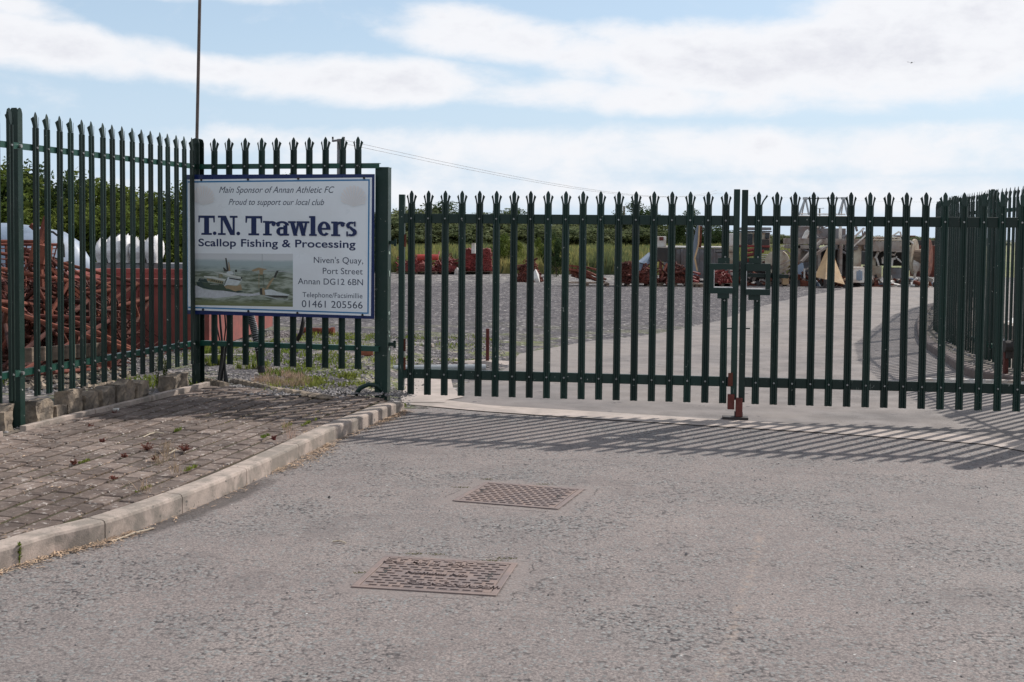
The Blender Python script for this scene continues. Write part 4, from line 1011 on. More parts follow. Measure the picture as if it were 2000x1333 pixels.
for i in range(2600):
    ctr, poly = cells[random.randrange(min(len(cells), 340))]
    if mnoise.noise((ctr.x*1.4, ctr.y*1.4, 9)) < -.02: continue
    a_, b_ = random.choice([(poly[k], poly[(k+1) % len(poly)]) for k in range(len(poly))]); q = a_.lerp(b_, random.random()); z = zp(q)-.006
    q = q+Vector((random.gauss(0, .005), random.gauss(0, .005))); mb.octa((q.x, q.y, z), random.uniform(.005, .012), flat=.5)
mb_ = MB()
for i in range(1500):
    ctr, poly = cells[random.randrange(min(len(cells), 330))]
    if mnoise.noise((ctr.x*1.1+5, ctr.y*1.1, 2)) < .0: continue
    a_, b_ = random.choice([(poly[k], poly[(k+1) % len(poly)]) for k in range(len(poly))]); q = a_.lerp(b_, random.random()); z = zp(q)+.003; L_ = random.uniform(.006, .03); an = random.random()*pi; u_ = Vector((cos(an), sin(an), 0))*L_/2; v_ = Vector((-sin(an), cos(an), 0))*.0018; c_ = Vector((q.x, q.y, z))
    mb_.add([c_-u_-v_, c_+u_-v_, c_+u_+v_+Vector((0, 0, .004)), c_-u_+v_], [(0, 1, 2, 3)])
o_ = mb_.build('paving_debris', STRAW, pav); o_['kind'] = 'stuff'
MOSSG = M('joint_moss', (.105, .10, .02), (.09, .04, .025), 2.2, .95, island=.5)
o = mb.build('joint_moss', MOSSG, pav); o['kind'] = 'stuff'
weeds = [((288+0), 880, .085, 'r', 'largest reddish weed growing in the middle of the paving'), (303, 900, .05, 'r', 'reddish weed just right of the largest one on the paving'), (225, 812, .06, 'r', 'dark red weed on the paving near the fence edging'), (175, 838, .06, 'r', 'reddish weed on the paving below the broken concrete blocks'), (200, 866, .05, 'r', 'small red weed near the left of the paving'), (242, 894, .04, 'r', 'tiny red weed left of the centre of the paving'), (145, 908, .05, 'r', 'red weed beside a yellow green tuft on the left paving'), (222, 937, .04, 'r', 'red weed close to the kerb on the left paving'), (360, 882, .09, 'r', 'tall crimson weed standing on the paving'), (536, 860, .05, 'r', 'brownish weed by the kerb half way along the paving'),
         (164, 903, .03, 'g', 'yellow green moss tuft on the left paving'), (348, 842, .05, 'g', 'small bright green weed on the paving toward the back'), (518, 854, .045, 'g', 'green grass tuft in the joints near the kerb'), (602, 828, .05, 'g', 'bright green tuft beside the kerb stones'), (560, 834, .05, 'g', 'green grass patch in front of the sign shadow'), (365, 920, .05, 'g', 'green tuft at the foot of the pale dead stems'), (785, 797, .07, 'g', 'green weed at the end of the kerb by the gate'), (315, 757, .34, 'G', 'tall feathery green weed against the left fence'), (288, 953, .03, 'g', 'small yellow green tuft near the kerb edge')]
for (px, py, h, ty, lab) in weeds:
    h *= {'r': .8, 'g': .55, 'G': 1}[ty]
    zz = .138 if ty != 'G' else .16
    if px == 785: zz = .005
    p = G(px, py, zz); mb = MB()
    if ty == 'r':
        for k in range(26):
            a_ = random.random()*2*pi; e_ = random.uniform(.3, 1.3); L_ = h*random.uniform(.5, 1.1); t_ = Vector((cos(a_)*cos(e_), sin(a_)*cos(e_), sin(e_)))*L_; q = Vector((p.x, p.y, zz))
            mb.tube([q, q+t_], [.002, .001], 3); n_ = 5
            for j in range(n_):
                c_ = q+t_*(.35+.65*j/n_); s_ = Vector((random.gauss(0, 1), random.gauss(0, 1), random.gauss(0, 1))).normalized()*.007; r_ = Vector((random.gauss(0, 1), random.gauss(0, 1), random.gauss(0, 1))).normalized()*.006
                mb.add([c_-s_, c_+r_, c_+s_, c_-r_], [(0, 1, 2, 3)])
    elif ty == 'g':
        for k in range(7): t_ = random.gauss(0, .045); blades(mb, p.x+pd.x*t_, p.y+pd.y*t_, zz, 14, h, .018, .003)
    else:
        for k in range(9):
            a_ = random.random()*2*pi; q = Vector((p.x+.05*cos(a_), p.y+.05*sin(a_), zz)); L_ = h*random.uniform(.6, 1.05); t_ = Vector((random.gauss(0, .08), random.gauss(0, .08), 1))*L_
            mb.tube([q, q+t_], [.004, .0015], 4)
            for j in range(46):
                c_ = q+t_*random.uniform(.1, 1); d_ = Vector((random.gauss(0, 1), random.gauss(0, 1), random.gauss(.4, .5))).normalized()*random.uniform(.02, .055); s_ = d_.cross(Vector((0, 0, 1))).normalized()*.005
                mb.add([c_, c_+d_*.5+s_, c_+d_, c_+d_*.5-s_], [(0, 1, 2, 3)])
    tag(mb.build('weed', L_RED if ty == 'r' else (L_HEDGE if ty == 'G' else L_GREEN)), lab, 'weed', 'weeds on the paving')
mb = MB(); p = G(38, 1105)      # sprig by the kerb
mb.tube([(p.x, p.y, 0), (p.x+.004, p.y, .09)], .003, 5)
for j in range(60):
    z = random.uniform(.02, .105); d_ = Vector((random.gauss(0, 1), random.gauss(0, 1), .8)).normalized()*.022; s_ = d_.cross(Vector((0, 0, 1))).normalized()*.006; c_ = Vector((p.x, p.y, z)); mb.add([c_, c_+d_*.5+s_, c_+d_, c_+d_*.5-s_], [(0, 1, 2, 3)])
tag(mb.build('weed', L_GREEN), 'single upright green sprig in the gutter at the bottom left kerb', 'weed')
for (px, py, pxe, pye, lab) in ((288, 846, 320, 847, 'pale thin twig lying flat on the paving'), (280, 854, 305, 845, 'pale slanting twig lying across the paving joints'), (330, 886, 352, 878, 'pale twig beside the crimson weed'), (218, 1058, 300, 1032, 'long straw stem lying along the gutter'), (650, 1058, 676, 1061, 'short pale stick lying on the road above the nearer cover')):
    zz = .15 if py < 1000 else .006
    a_, b_ = G(px, py, zz), G(pxe, pye, zz); mb = MB(); m_ = (a_+b_)/2+Vector((0, .01, .006)); mb.tube([a_, m_, b_], .0045, 5); tag(mb.build('twig', M('pale_twig', (.5, .42, .32), (.4, .33, .25), 20) if 'pale_twig' not in bpy.data.materials else bpy.data.materials['pale_twig']), lab, 'twig', 'twigs and straws lying about')

# broken concrete blocks at the foot of the left fence
blk = [(3, 24, .20, 'at the far left edge'), (64, 104, .20, 'just right of the left fence post'), (106, 130, .13, 'dark fronted, second right of the post'), (131, 160, .24, 'with a tall split corner, third from the post'), (161, 192, .17, 'with a rounded shell like hollow'), (194, 226, .19, 'with a rough open cavity'), (228, 262, .20, 'plain grey, left of the tall weed'), (264, 292, .18, 'half hidden just left of the tall weed'), (330, 366, .17, 'right of the tall weed by the corner post')]
for i, (xa, xb, h, lab) in enumerate(blk):
    sa = on_line(xa, 800, FA+FN*.0, FB+FN*.0)[0]; sb = on_line(xb, 800, FA, FB)[0]; pa, pb = FA+(FB-FA)*sa, FA+(FB-FA)*sb; c_ = (pa+pb)/2; Lx = (pb-pa).length*.94
    mb = MB(); nx_, nz_, ny2 = 7, 6, 4; R_ = Matrix.Rotation(rz+random.uniform(-.1, .1), 3, 'Z'); vs = {}
    def vid(x, y, z):
        k = (x, y, z)
        if k not in vs:
            p = Vector(((x/nx_-.5)*Lx, (y/ny2-.5)*.13, z/nz_*h)); nn = mnoise.noise_vector(p*14+Vector((i*7, 0, 0)))*.016+mnoise.noise_vector(p*40+Vector((i*7, 0, 0)))*.008; nn.z = abs(nn.z)*(-1 if z == nz_ else .3)
            if z == nz_: nn.z += .05*mnoise.noise((p.x*9, i*3, 0))
            vs[k] = len(mb.v); q = R_ @ (p+nn); mb.v.append((c_.x+q.x-FN.x*.055, c_.y+q.y-FN.y*.055, .135+q.z))
        return vs[k]
    def quad(a, b, c, d): mb.f.append((vid(*a), vid(*b), vid(*c), vid(*d))); mb.m.append(0)
    for x in range(nx_):
        for z in range(nz_): quad((x, 0, z), (x+1, 0, z), (x+1, 0, z+1), (x, 0, z+1)); quad((x+1, ny2, z), (x, ny2, z), (x, ny2, z+1), (x+1, ny2, z+1))
        for y in range(ny2): quad((x, y, nz_), (x+1, y, nz_), (x+1, y+1, nz_), (x, y+1, nz_))
    for y in range(ny2):
        for z in range(nz_): quad((0, y+1, z), (0, y, z), (0, y, z+1), (0, y+1, z+1)); quad((nx_, y, z), (nx_, y+1, z), (nx_, y+1, z+1), (nx_, y, z+1))
    tag(mb.build('concrete_block', CONCR), 'broken concrete block under the left fence, '+lab, 'concrete block', 'broken concrete blocks under the left fence')
p = FA+fd*.25-FN*.04; mb = MB(); mb.box((P(210, 790, 10.2).x, 10.42, .165), (.05, .03, .014), jit=.006); tag(mb.build('scrap_of_litter', WHITEP), 'white scrap of litter by the fence edging', 'litter')
# plank on the lower rail
a_ = FA+fd*.10-FN*.10; b_ = FA+fd*1.25-FN*.06; mb = MB(); mb.bar((a_.x, a_.y, .70), (b_.x, b_.y, .655), .025, .115); tag(mb.build('timber_plank', WOOD, bevel=.004), 'weathered wooden plank resting on the lower rail of the left fence', 'plank')
# stone edging lumps between corner and gate post
for (pa, pb, hh, lab) in (((392, 748), (440, 760), .09, 'mortar lump and low stone at the corner fence post'), ((455, 748), (520, 762), .07, 'middle broken stone edging behind the paving'), ((520, 760), (640, 779), .05, 'long low stone edging behind the paving')):
    A, B = G(*pa, .14), G(*pb, .14); mb = MB(); n = 8
    for k in range(n):
        p = A.lerp(B, (k+.5)/n); mb.ico((p.x, p.y, .13+hh*.3), (B-A).length/n*.75, jit=.12, sc=(1, .8, hh/((B-A).length/n)*.9))
    tag(mb.build('stone_edging', CONCR), lab, 'stone edging')

# cables and hose behind the sign
mb = MB()
for k, (x0, x1) in enumerate(((438, 434), (428, 437), (442, 440), (446, 438), (421, 436))):
    p0, p1, p2, p3 = P(x0, 600, 12.45), P(x0+3, 640, 12.4), P(x1, 700, 12.35), P(427+k*5, 738, 12.3); mb.tube([p0, p1, p2, (p3.x, p3.y, .14)], .008+.004*(k % 2), 6)
mb.tube([P(436, 672, 12.33), P(434, 700, 12.32), P(428, 744, 12.3)], .02, 8)
tag(mb.build('cable_bundle', BLACKP), 'bundle of thin dark cables coming down behind the sign corner', 'cables')
mb = MB(); pts = [P(486, 590, 12.3), P(490, 620, 12.3), P(498, 650, 12.3), P(507, 690, 12.25), P(511, 728, 12.2)]; mb.tube(pts, .036, 12)
root = empty('black_duct', (pts[-1].x, pts[-1].y, .14), 'thick black ribbed hose leaning behind the fence below the sign', 'hose'); mb.build('hose', BLACKP, root)
mb = MB()
for k in range(26):
    t_ = k/26*3; i_ = int(t_); p = pts[i_].lerp(pts[i_+1], t_-i_); q = p+(pts[i_+1]-pts[i_]).normalized()*.006; mb.tube([p, q], .042, 12)
mb.build('rib', GALV, root)
mb = MB(); mb.tube([P(592, 600, 12.5), P(592, 630, 12.5), P(588, 650, 12.5), P(580, 666, 12.5)], .022, 8); tag(mb.build('rubber_hose', BLACKP, smooth=True), 'short curved dark hose hanging behind the fence under the sign', 'hose')
a_, b_ = G(588, 651, .07), G(645, 655, .07); zq = grnd(a_.x, a_.y)+.06; mb = MB(); mb.tube([(a_.x, a_.y, zq), (b_.x, a_.y-.1, zq)], .05, 12); mb.tube([(b_.x-.02, a_.y-.1, zq), (b_.x+.03, a_.y-.105, zq)], .065, 12); tag(mb.build('rusty_pipe', RUST, smooth=False), 'short thick rusty pipe with a flanged end lying in the weeds', 'pipe')
p = G(712, 697, .12); mb = MB(); mb.box((p.x, p.y, .17), (.215, .10, .065), Matrix.Rotation(.1, 3, 'Z')); tag(mb.build('red_brick', BRICK, bevel=.003), 'red brick lying on the ground left of the gate post', 'brick')
p = G(724, 775, .13); mb = MB(); mb.tube([(p.x-.16, p.y+.1, .13), (p.x-.11, p.y+.1, .20), (p.x-.03, p.y+.1, .235), (p.x+.05, p.y+.1, .225), (p.x+.12, p.y+.14, .14)], .022, 8); tag(mb.build('green_hose', GREEN, smooth=True), 'bent dark green hose coming round the foot of the gate post', 'hose')
mb = MB(); p = P(768, 772, 11.9); mb.tube([(p.x, p.y, .14), (p.x+.04, p.y, .115), (p.x+.08, p.y, .14), (p.x+.1, p.y, .2)], .007, 6); tag(mb.build('loose_cable', BLACKP), 'thin black cable looping between gate post and gate', 'cable')
a_, b_ = G(382, 699, .12), G(474, 699, .12); mb = MB(); mb.tube([(a_.x, a_.y, .15), (b_.x, b_.y, .15)], .016, 8); tag(mb.build('white_pipe', WHITEP), 'thin white pipe lying in the weeds under the sign', 'pipe')
a_, b_ = G(768, 728), G(948, 726); mb = MB(); mb.tube([(a_.x, a_.y, .045), (b_.x, b_.y, .045)], .045, 12); tag(mb.build('grey_pipe', GALV, smooth=False), 'grey plastic pipe lying on the ground behind the left gate leaf', 'pipe')
a_, b_ = G(764, 676), G(846, 680); mb = MB(); mb.tube([(a_.x, a_.y, .04), (b_.x, b_.y, .04)], .03, 8); tag(mb.build('pale_pipe', WHITEP), 'pale pipe lying among stones beyond the hinge of the left leaf', 'pipe')
p = G(952, 711); mb = MB(); mb.prism([(-.022, -.022), (.022, -.022), (.022, .022), (-.022, .022)], 0, .46, o=(p.x, p.y, 0)); tag(mb.build('stop_post', RED_OX, bevel=.003), 'short red oxide post standing behind the left gate leaf', 'post')
p = G(949, 712); mb = MB(); mb.ico((p.x, p.y+.1, .0), .26, sc=(1.9, .7, .16)); tag(mb.build('concrete_footing', strip_m), 'pale concrete footing round the short red post', 'footing')
p = G(1963, 750); root = empty('stop_post', (p.x, p.y, 0), 'short dark red post with a black latch head at the right verge', 'post'); mb = MB(); mb.box((p.x, p.y, .22), (.05, .05, .44)); mb.build('shaft', RED_OX, root, bevel=.003)
mb = MB(); mb.tube([(p.x-.04, p.y-.03, .44), (p.x+.05, p.y-.03, .44)], .07, 10); mb.box((p.x+.03, p.y-.03, .36), (.09, .06, .12)); mb.build('latch_head', DARKM, root, bevel=.008)
a_, b_ = G(1800, 755), G(1993, 759); mb = MB(); mb.bar((a_.x, a_.y, .055), (b_.x, b_.y, .055), .07, .075); tag(mb.build('white_beam', WHITEP, bevel=.003), 'white painted beam lying on the ground behind the right gate leaf', 'beam')
p = G(2001, 766); mb = MB(); mb.tube([(p.x-.03, p.y, .06), (p.x+.5, p.y, .07)], .055, 12); tag(mb.build('white_drum', WHITEP, smooth=True), 'white round ended tube at the right edge beyond the beam', 'tube')

# ------------------------------------------------------------------ left yard: gear, skip, hull, sacks
skip = empty('steel_skip', (-5.6, 16.4, 0), 'long low open topped red steel skip behind the left fence', 'skip')
xa, xb = P(120, 600, 16.3).x-.9, P(409, 600, 16.3).x; zt = 1.04; zb_ = .12; yb, yf = 20.6, 16.3
for nm, c_, s_ in (('front_panel', ((xa+xb)/2, yf, (zt+zb_)/2), (xb-xa, .03, zt-zb_)), ('rear_panel', ((xa+xb)/2, yb, (zt+zb_)/2), (xb-xa, .03, zt-zb_)), ('side_panel', (xa, (yf+yb)/2, (zt+zb_)/2), (.03, yb-yf-.04, zt-zb_)), ('side_panel', (xb-.015, (yf+yb)/2, (zt+zb_)/2), (.03, yb-yf-.04, zt-zb_)), ('floor_plate', ((xa+xb)/2, (yf+yb)/2, zb_+.03), (xb-xa-.06, yb-yf-.06, .03))):
    mb = MB(); mb.box(c_, s_); mb.build(nm, SKIPR, skip)
mb = MB()
for y_ in (yf-.02, yb+.02): mb.box(((xa+xb)/2, y_, zt-.02), (xb-xa+.1, .08, .09))
for x_ in (xa-.02, xb): mb.box((x_, (yf+yb)/2, zt-.02), (.08, yb-yf-.12, .088))
mb.build('rim', SKIPR, skip, bevel=.01)
for k in range(6):
    x_ = xb-.35-k*.62; mb = MB(); mb.box((x_, yf-.04, .52), (.07, .05, .78)); mb.build('rib', SKIPR, skip)
mb = MB(); mb.box((xb-.012, yf+.9, .82), (.02, .03, .1)); mb.build('slot', DARKM, skip)
mb = MB(); mb.box((P(200, 500, 29).x-.4, 30.5, .45), (6.4, .5, .93), jit=.02)
root = tag(mb.build('concrete_wall', GREYM), 'grey concrete wall carrying the white sacks behind the skip', 'wall')
def sack(name, c_, sx, sz, lab):
    mb = MB(); n, mrow = 14, 9; vs = []
    for j in range(mrow+1):
        t_ = j/mrow; z = sz*t_; k = (.82+.25*sin(pi*min(1, t_*1.15)))*(1 if t_ < .8 else (1-(t_-.8)*2.6))
        for i in range(n):
            a_ = 2*pi*i/n; ex = .6; x = math.copysign(abs(cos(a_))**ex, cos(a_)); y = math.copysign(abs(sin(a_))**ex, sin(a_)); nz = 1+.22*mnoise.noise((x*2+c_[0], y*2, z*5))
            vs.append((c_[0]+x*sx*k*nz, c_[1]+y*.42*k*nz, c_[2]+z+.16*mnoise.noise((x*2.2, y*2+c_[0]*3, 5))*(t_ > .55)))
    fs = [(j*n+i, j*n+(i+1) % n, (j+1)*n+(i+1) % n, (j+1)*n+i) for j in range(mrow) for i in range(n)]+[tuple(mrow*n+i for i in range(n))]
    mb.add(vs, fs); tag(mb.build(name, BAG, smooth=True), lab, 'sack', 'white bulk sacks on the concrete wall')
for i, (x0, x1, zt_, lab) in enumerate(((180, 200, .55, 'leftmost, small with a brown stained side'), (200, 232, .66, 'second from the left, wide and slumped'), (230, 248, .66, 'third from the left, peaked'), (246, 276, .60, 'fourth from the left, upright beside a gap'), (276, 303, .66, 'rightmost, brightest with a folded top'))):
    a_, b_ = P(x0, 505, 30), P(x1, 505, 30); sack('bulk_sack', ((a_.x+b_.x)/2, 30.5, .92), (b_.x-a_.x)/2, zt_, 'white woven bulk sack, '+lab)
# blue grey hull
hull = empty('boat_hull', (P(70, 500, 25).x, 25, 0), 'pale blue grey upturned boat hull behind the rusty gear', 'boat')
mb = MB(); n = 16; vs = []; prof_px = [(-160, 446), (-60, 436), (20, 436), (70, 442), (120, 452), (150, 470), (175, 505), (190, 538)]
for (px, py) in prof_px:
    t_ = P(px, py, 25); b_ = .0; hw = 1.15 if px < 120 else 1.15*max(.08, (192-px)/75)
    for j in range(n+1):
        a_ = pi*j/n; vs.append((t_.x, 25-cos(a_)*hw, b_+(t_.z-b_)*abs(sin(a_))**.55))
fs = [(i*(n+1)+j, i*(n+1)+j+1, (i+1)*(n+1)+j+1, (i+1)*(n+1)+j) for i in range(len(prof_px)-1) for j in range(n)]
mb.add(vs, fs); mb.build('shell', BLUEG, hull, smooth=True)
mb = MB(); mb.tube([P(80, 448, 23.82), P(104, 454, 23.8), P(118, 465, 23.8), P(124, 480, 23.8), P(125, 503, 23.8)], .022, 6); mb.tube([P(98, 502, 23.8), P(118, 508, 23.8)], .02, 6); mb.build('painted_curve', DARKM, hull)
# rusty dredge gear heap
def dredge(px, py, Y, sc, rz_, tilt, lab, nm='dredge_frame', mat=RUST, grp='rusty dredge frames behind the left fence', roll=0., label=True):
    o = G(px, py, .12) if Y is None else P(px, py, Y); root = empty(nm, (0, 0, 0), lab, 'dredge frame', grp)
    W_, D_, H_ = 1.15*sc, 1.5*sc, .55*sc; r_ = .026*sc
    apex = Vector((0, -D_, H_*.4)); A, B = Vector((-W_/2, 0, 0)), Vector((W_/2, 0, 0)); C_, D2 = Vector((-W_/2, 0, H_)), Vector((W_/2, 0, H_))
    mb = MB(); mb.tube([A, B], r_, 8); mb.tube([C_, D2], r_, 8); mb.tube([A, C_], r_, 8); mb.tube([B, D2], r_, 8); mb.build('mouth_frame', mat, root)
    for P0 in (A, B, C_, D2): mb = MB(); mb.tube([P0, apex], r_*.9, 8); mb.build('tow_arm', mat, root)
    mb = MB(); mb.tube([A.lerp(apex, .45), B.lerp(apex, .45)], r_*.8, 8); mb.tube([C_.lerp(apex, .6), A.lerp(apex, .6)], r_*.8, 8); mb.tube([Vector((0, 0, 0)), Vector((0, 0, H_))], r_*.8, 8); mb.build('cross_bar', mat, root)
    for k in range(4):
        x = -W_/2+W_*(k+.5)/4; mb = MB(); mb.tube([(x, 0, 0), (x, -.0, -.16*sc)], r_*.5, 6); mb.build('tooth', mat, root)
    mb = MB(); mb.tube([A+Vector((0, .9*sc, .02)), B+Vector((0, .9*sc, .02))], r_*.8, 8)
    for k in range(7):
        x = -W_/2+W_*k/6; mb.tube([(x, 0, .02), (x+.03, .45*sc, -.03), (x, .9*sc, .02)], r_*.35, 5)
    for k in range(6): mb.tube([(-W_/2, .15*sc*(k+.5), .0), (W_/2, .15*sc*(k+.5), .0)], r_*.3, 5)
    mb.build('chain_belly', RUSTD, root)
    root.location = o; root.rotation_euler = (tilt, roll, rz_); return root
LD = ['hanging highest at the left edge', 'standing nearest the left post', 'leaning right with long arms toward the skip', 'upright in the middle of the heap', 'lying low under the others', 'slanting down beside the plank', 'tipped against the red skip', 'lowest one behind the lower rail', 'farthest back at the left edge', 'propped in front of the blue hull', 'small one on top of the heap', 'flat one at the bottom left']
for k, (px, py, Y, sc, a_, ti, ro) in enumerate(((10, 600, 14.0, 1.0, .5, .7, .2), (-35, 660, 13.5, 1.05, 2.2, .5, -.3), (120, 650, 14.6, 1.0, -2.4, -.6, .1), (75, 640, 14.2, .9, 1.2, .8, .3), (60, 690, 14.0, 1.1, .2, .15, 0), (160, 690, 14.8, .95, 2.7, -.3, .1), (195, 640, 15.4, .9, -2.0, -.7, .4), (110, 715, 13.6, 1.0, .1, .1, .05), (15, 540, 15.4, .9, 3.6, .5, 0), (130, 620, 15.6, .9, .9, .8, -.2), (62, 560, 14.8, .65, 1.6, .5, .5), (0, 700, 13.2, 1.1, 1.4, .1, .1))):
    dredge(px, py, Y, sc, a_, ti, 'rusty tubular scallop dredge frame, '+LD[k], roll=ro, mat=RUSTD if k % 3 == 1 else RUST)
mb = MB(); c_ = P(80, 496, 14.0); mb.box(c_, (.17, .2, .21), Matrix.Rotation(.2, 3, 'Y')); c2_ = P(72, 430, 14.05); mb.bar(P(92, 424, 14.1), P(76, 480, 14.0), .06, .05); mb.bar(P(60, 440, 14.2), P(95, 470, 14.2), .05, .05); mb.bar(P(78, 505, 14), P(90, 690, 14.1), .045, .045)
mb.bar(P(92, 520, 13.9), P(188, 600, 14.4), .03, .03); mb.bar(P(110, 548, 13.9), P(245, 648, 14.6), .028, .028); mb.bar(P(60, 635, 13.9), P(215, 622, 14.3), .04, .04)
tag(mb.build('winch_arm', RUST), 'rusty winch arm with a square head block standing out of the gear heap', 'winch')
mb = MB()
for i in range(300):
    c_ = P(random.uniform(-20, 240), random.uniform(600, 715), random.uniform(13.6, 15.4)); a_ = Vector((random.gauss(0, 1), random.gauss(0, 1), random.gauss(0, .35))).normalized()*random.uniform(.05, .3)
    if c_.z < .14: continue
    mb.tube([c_-a_, c_+a_], random.uniform(.006, .02), 5)
tag(mb.build('scrap_bars', RUSTD), 'tangle of thin rusty bars and chain in the left gear heap', 'scrap metal', kind='stuff')
mb = MB()
for i in range(220):
    c_ = P(random.uniform(20, 260), random.uniform(700, 760), random.uniform(11.8, 13.6)); mb.octa((c_.x, c_.y, grnd(c_.x, c_.y)+.02), random.uniform(.02, .07))
tag(mb.build('rubble_heap', CONCR), 'low rubble behind the lower rail of the left fence', 'rubble', kind='stuff')

# ------------------------------------------------------------------ scrap piles across the yard
def rings(mb, c, sx, sy, sz, n, r=.05):
    for i in range(n):
        a_ = random.random()*2*pi; e_ = random.random()**.6; p = Vector((c.x+cos(a_)*sx*e_, c.y+sin(a_)*sy*e_, c.z+sz*(1-e_**2)*random.uniform(.3, 1)))
        q = Euler((random.gauss(0, .8), random.gauss(0, .8), random.random()*6)).to_matrix(); R0 = r*random.uniform(.7, 1.5); k = 6; vs = []; fs = []
        for j in range(k):
            an = 2*pi*j/k; cc = Vector((cos(an), sin(an), 0))
            for (dr, dz_) in ((.25, 0), (-.12, .22), (-.12, -.22)): vs.append(p+q @ (cc*R0*(1+dr)+Vector((0, 0, dz_*R0))))
        for j in range(k):
            for l_ in range(3): fs.append((j*3+l_, j*3+(l_+1) % 3, ((j+1) % k)*3+(l_+1) % 3, ((j+1) % k)*3+l_))
        mb.add(vs, fs)
def pallet(c, sx, sy, root):
    mb = MB()
    for k in range(3): mb.box((c.x-sx/2+sx*k/2, c.y, .05), (.1, sy, .09))
    mb.build('pallet_bearer', WOOD, root)
    for k in range(5): mb = MB(); mb.box((c.x, c.y-sy/2+sy*k/4, .105), (sx+.1, .1, .02)); mb.build('pallet_board', WOOD, root)
def pile(px0, px1, pyt, pyb, lab, mat, kind, nr=150, bars=10, pal=True):
    b = G((px0+px1)/2, pyb); Y = b.y; xa_, xb_ = P(px0, pyb, Y).x, P(px1, pyb, Y).x; h = P(px0, pyt, Y).z; c_ = Vector(((xa_+xb_)/2, Y+.6, 0)); sx = (xb_-xa_)/2
    root = empty('scrap_pile', (c_.x, c_.y, 0), lab, 'scrap pile', 'scrap piles on pallets across the yard')
    if pal: pallet(c_, sx*1.8, 1.0, root)
    z0_ = .12 if pal else 0
    if kind == 'cube':
        mb = MB(); mb.box((c_.x, c_.y, (h+z0_)/2), (sx*1.8, .9, (h-z0_)*.86), jit=.05); mb.build('bale_core', mat, root)
        mb = MB(); rings(mb, Vector((c_.x, c_.y, z0_)), sx, .6, h*.95, nr, .06)
        for i in range(nr): p = Vector((c_.x+random.uniform(-sx, sx)*.95, c_.y-.47+random.uniform(-.04, .02), random.uniform(z0_, h*.98))); mb.octa(p, random.uniform(.03, .08), flat=1)
        o = mb.build('chain_rings', mat, root); o['kind'] = 'stuff'
    elif kind == 'heap':
        mb = MB(); seg = 12; vs = []; fs = []
        for j in range(5):
            for i in range(seg):
                a_ = 2*pi*i/seg; t_ = j/4; k = (1-t_**1.7)*(1+.2*mnoise.noise((cos(a_)*2+px0, sin(a_)*2, t_*3))); vs.append((c_.x+cos(a_)*sx*k*.95, c_.y+sin(a_)*.6*k, z0_+(h-z0_)*t_*.85))
        fs = [(j*seg+i, j*seg+(i+1) % seg, (j+1)*seg+(i+1) % seg, (j+1)*seg+i) for j in range(4) for i in range(seg)]+[tuple(4*seg+i for i in range(seg))]
        mb.add(vs, fs); mb.build('heap_core', mat, root)
        mb = MB(); rings(mb, Vector((c_.x, c_.y, z0_)), sx, .7, h-z0_, nr, .06); o = mb.build('chain_rings', mat, root); o['kind'] = 'stuff'
    for k in range(bars):
        mb = MB(); x = random.uniform(xa_, xb_); z = random.uniform(z0_+.03, h*.8)
        if kind == 'beams':
            x0 = random.uniform(xa_, (xa_+xb_)/2); L_ = random.uniform(.4, 1.)*(xb_-xa_)*.7; zz = random.uniform(.15, h*.95); mb.bar((x0, c_.y+random.uniform(-.5, .4), zz), (min(xb_, x0+L_), c_.y+random.uniform(-.5, .4), max(.13, zz-L_*random.uniform(.1, .5))), .09, .06)
        else:
            a_ = Vector((random.gauss(0, 1), random.gauss(0, .5), random.gauss(0, .5))).normalized()*random.uniform(.15, min(.6, sx)); p = Vector((max(xa_+abs(a_.x), min(xb_-abs(a_.x), x)), c_.y-.3+random.gauss(0, .2), max(z, .1+abs(a_.z)))); mb.tube([p-a_, p+a_], random.uniform(.02, .045), 6)
        mb.build('steel_bar', mat, root)
    return root
pile(772, 855, 497, 536, 'red painted dredge gear lying low, nearest the hinge side of the gates', RUSTR, 'heap', 140, 16)
a_, b_ = P(815, 503, 52), P(856, 503, 52); mb = MB(); mb.tube([(a_.x, 52, a_.z), (b_.x, 52, b_.z)], .13, 10); tag(mb.build('red_cylinder', M('bright_red_paint', (.5, .05, .035), (.4, .04, .03), 5, .5)), 'bright red cylinder lying on top of the left scrap pile', 'cylinder')
pile(848, 895, 495, 536, 'red gear heap with a grey wheel, second from the left across the yard', RUSTR, 'heap', 150, 10)
pile(905, 962, 484, 536, 'tallest pile of red ringed chain bags on pallets', RUSTR, 'cube', 200, 14)
pile(1008, 1060, 503, 552, 'slumped brown net and chain heap beside a pale stone', RUSTD, 'heap', 260, 6, False)
pile(1103, 1192, 517, 560, 'long rusty beams slanting down on low pallets', RUST, 'beams', 0, 14)
pile(1211, 1244, 513, 560, 'neat dark rust cube of bundled chain', RUSTD, 'cube', 200, 4)
pile(1244, 1290, 515, 560, 'loose rusty bars on a pallet right of the rust cube', RUSTD, 'heap', 120, 16)
pile(1290, 1352, 513, 560, 'wide rusty tangle in front of the grey trough', RUSTD, 'heap', 150, 22)
pile(1352, 1372, 530, 562, 'small red pile under the leaning blue sheet', RUSTR, 'beams', 0, 6)
pile(1392, 1432, 522, 560, 'rust red heap seen through the left lock window', RUSTR, 'heap', 120, 12)
for (px, py, r_, lab) in ((893, 538, .17, 'white lump of stone at the foot of the red piles'), (1046, 552, .25, 'pale pointed stone by the slumped net heap')):
    p = G(px, py); mb = MB(); mb.ico((p.x, p.y, r_*.6), r_, sc=(.7, .7, 1.4)); tag(mb.build('boulder', WHITEP), lab, 'stone')
p = P(925, 480, 52); mb = MB(); mb.tube([(p.x, p.y, .9), (p.x, p.y, p.z+.1)], .09, 8); tag(mb.build('marker_post', WHITEP), 'pale post standing behind the tallest red pile', 'post')
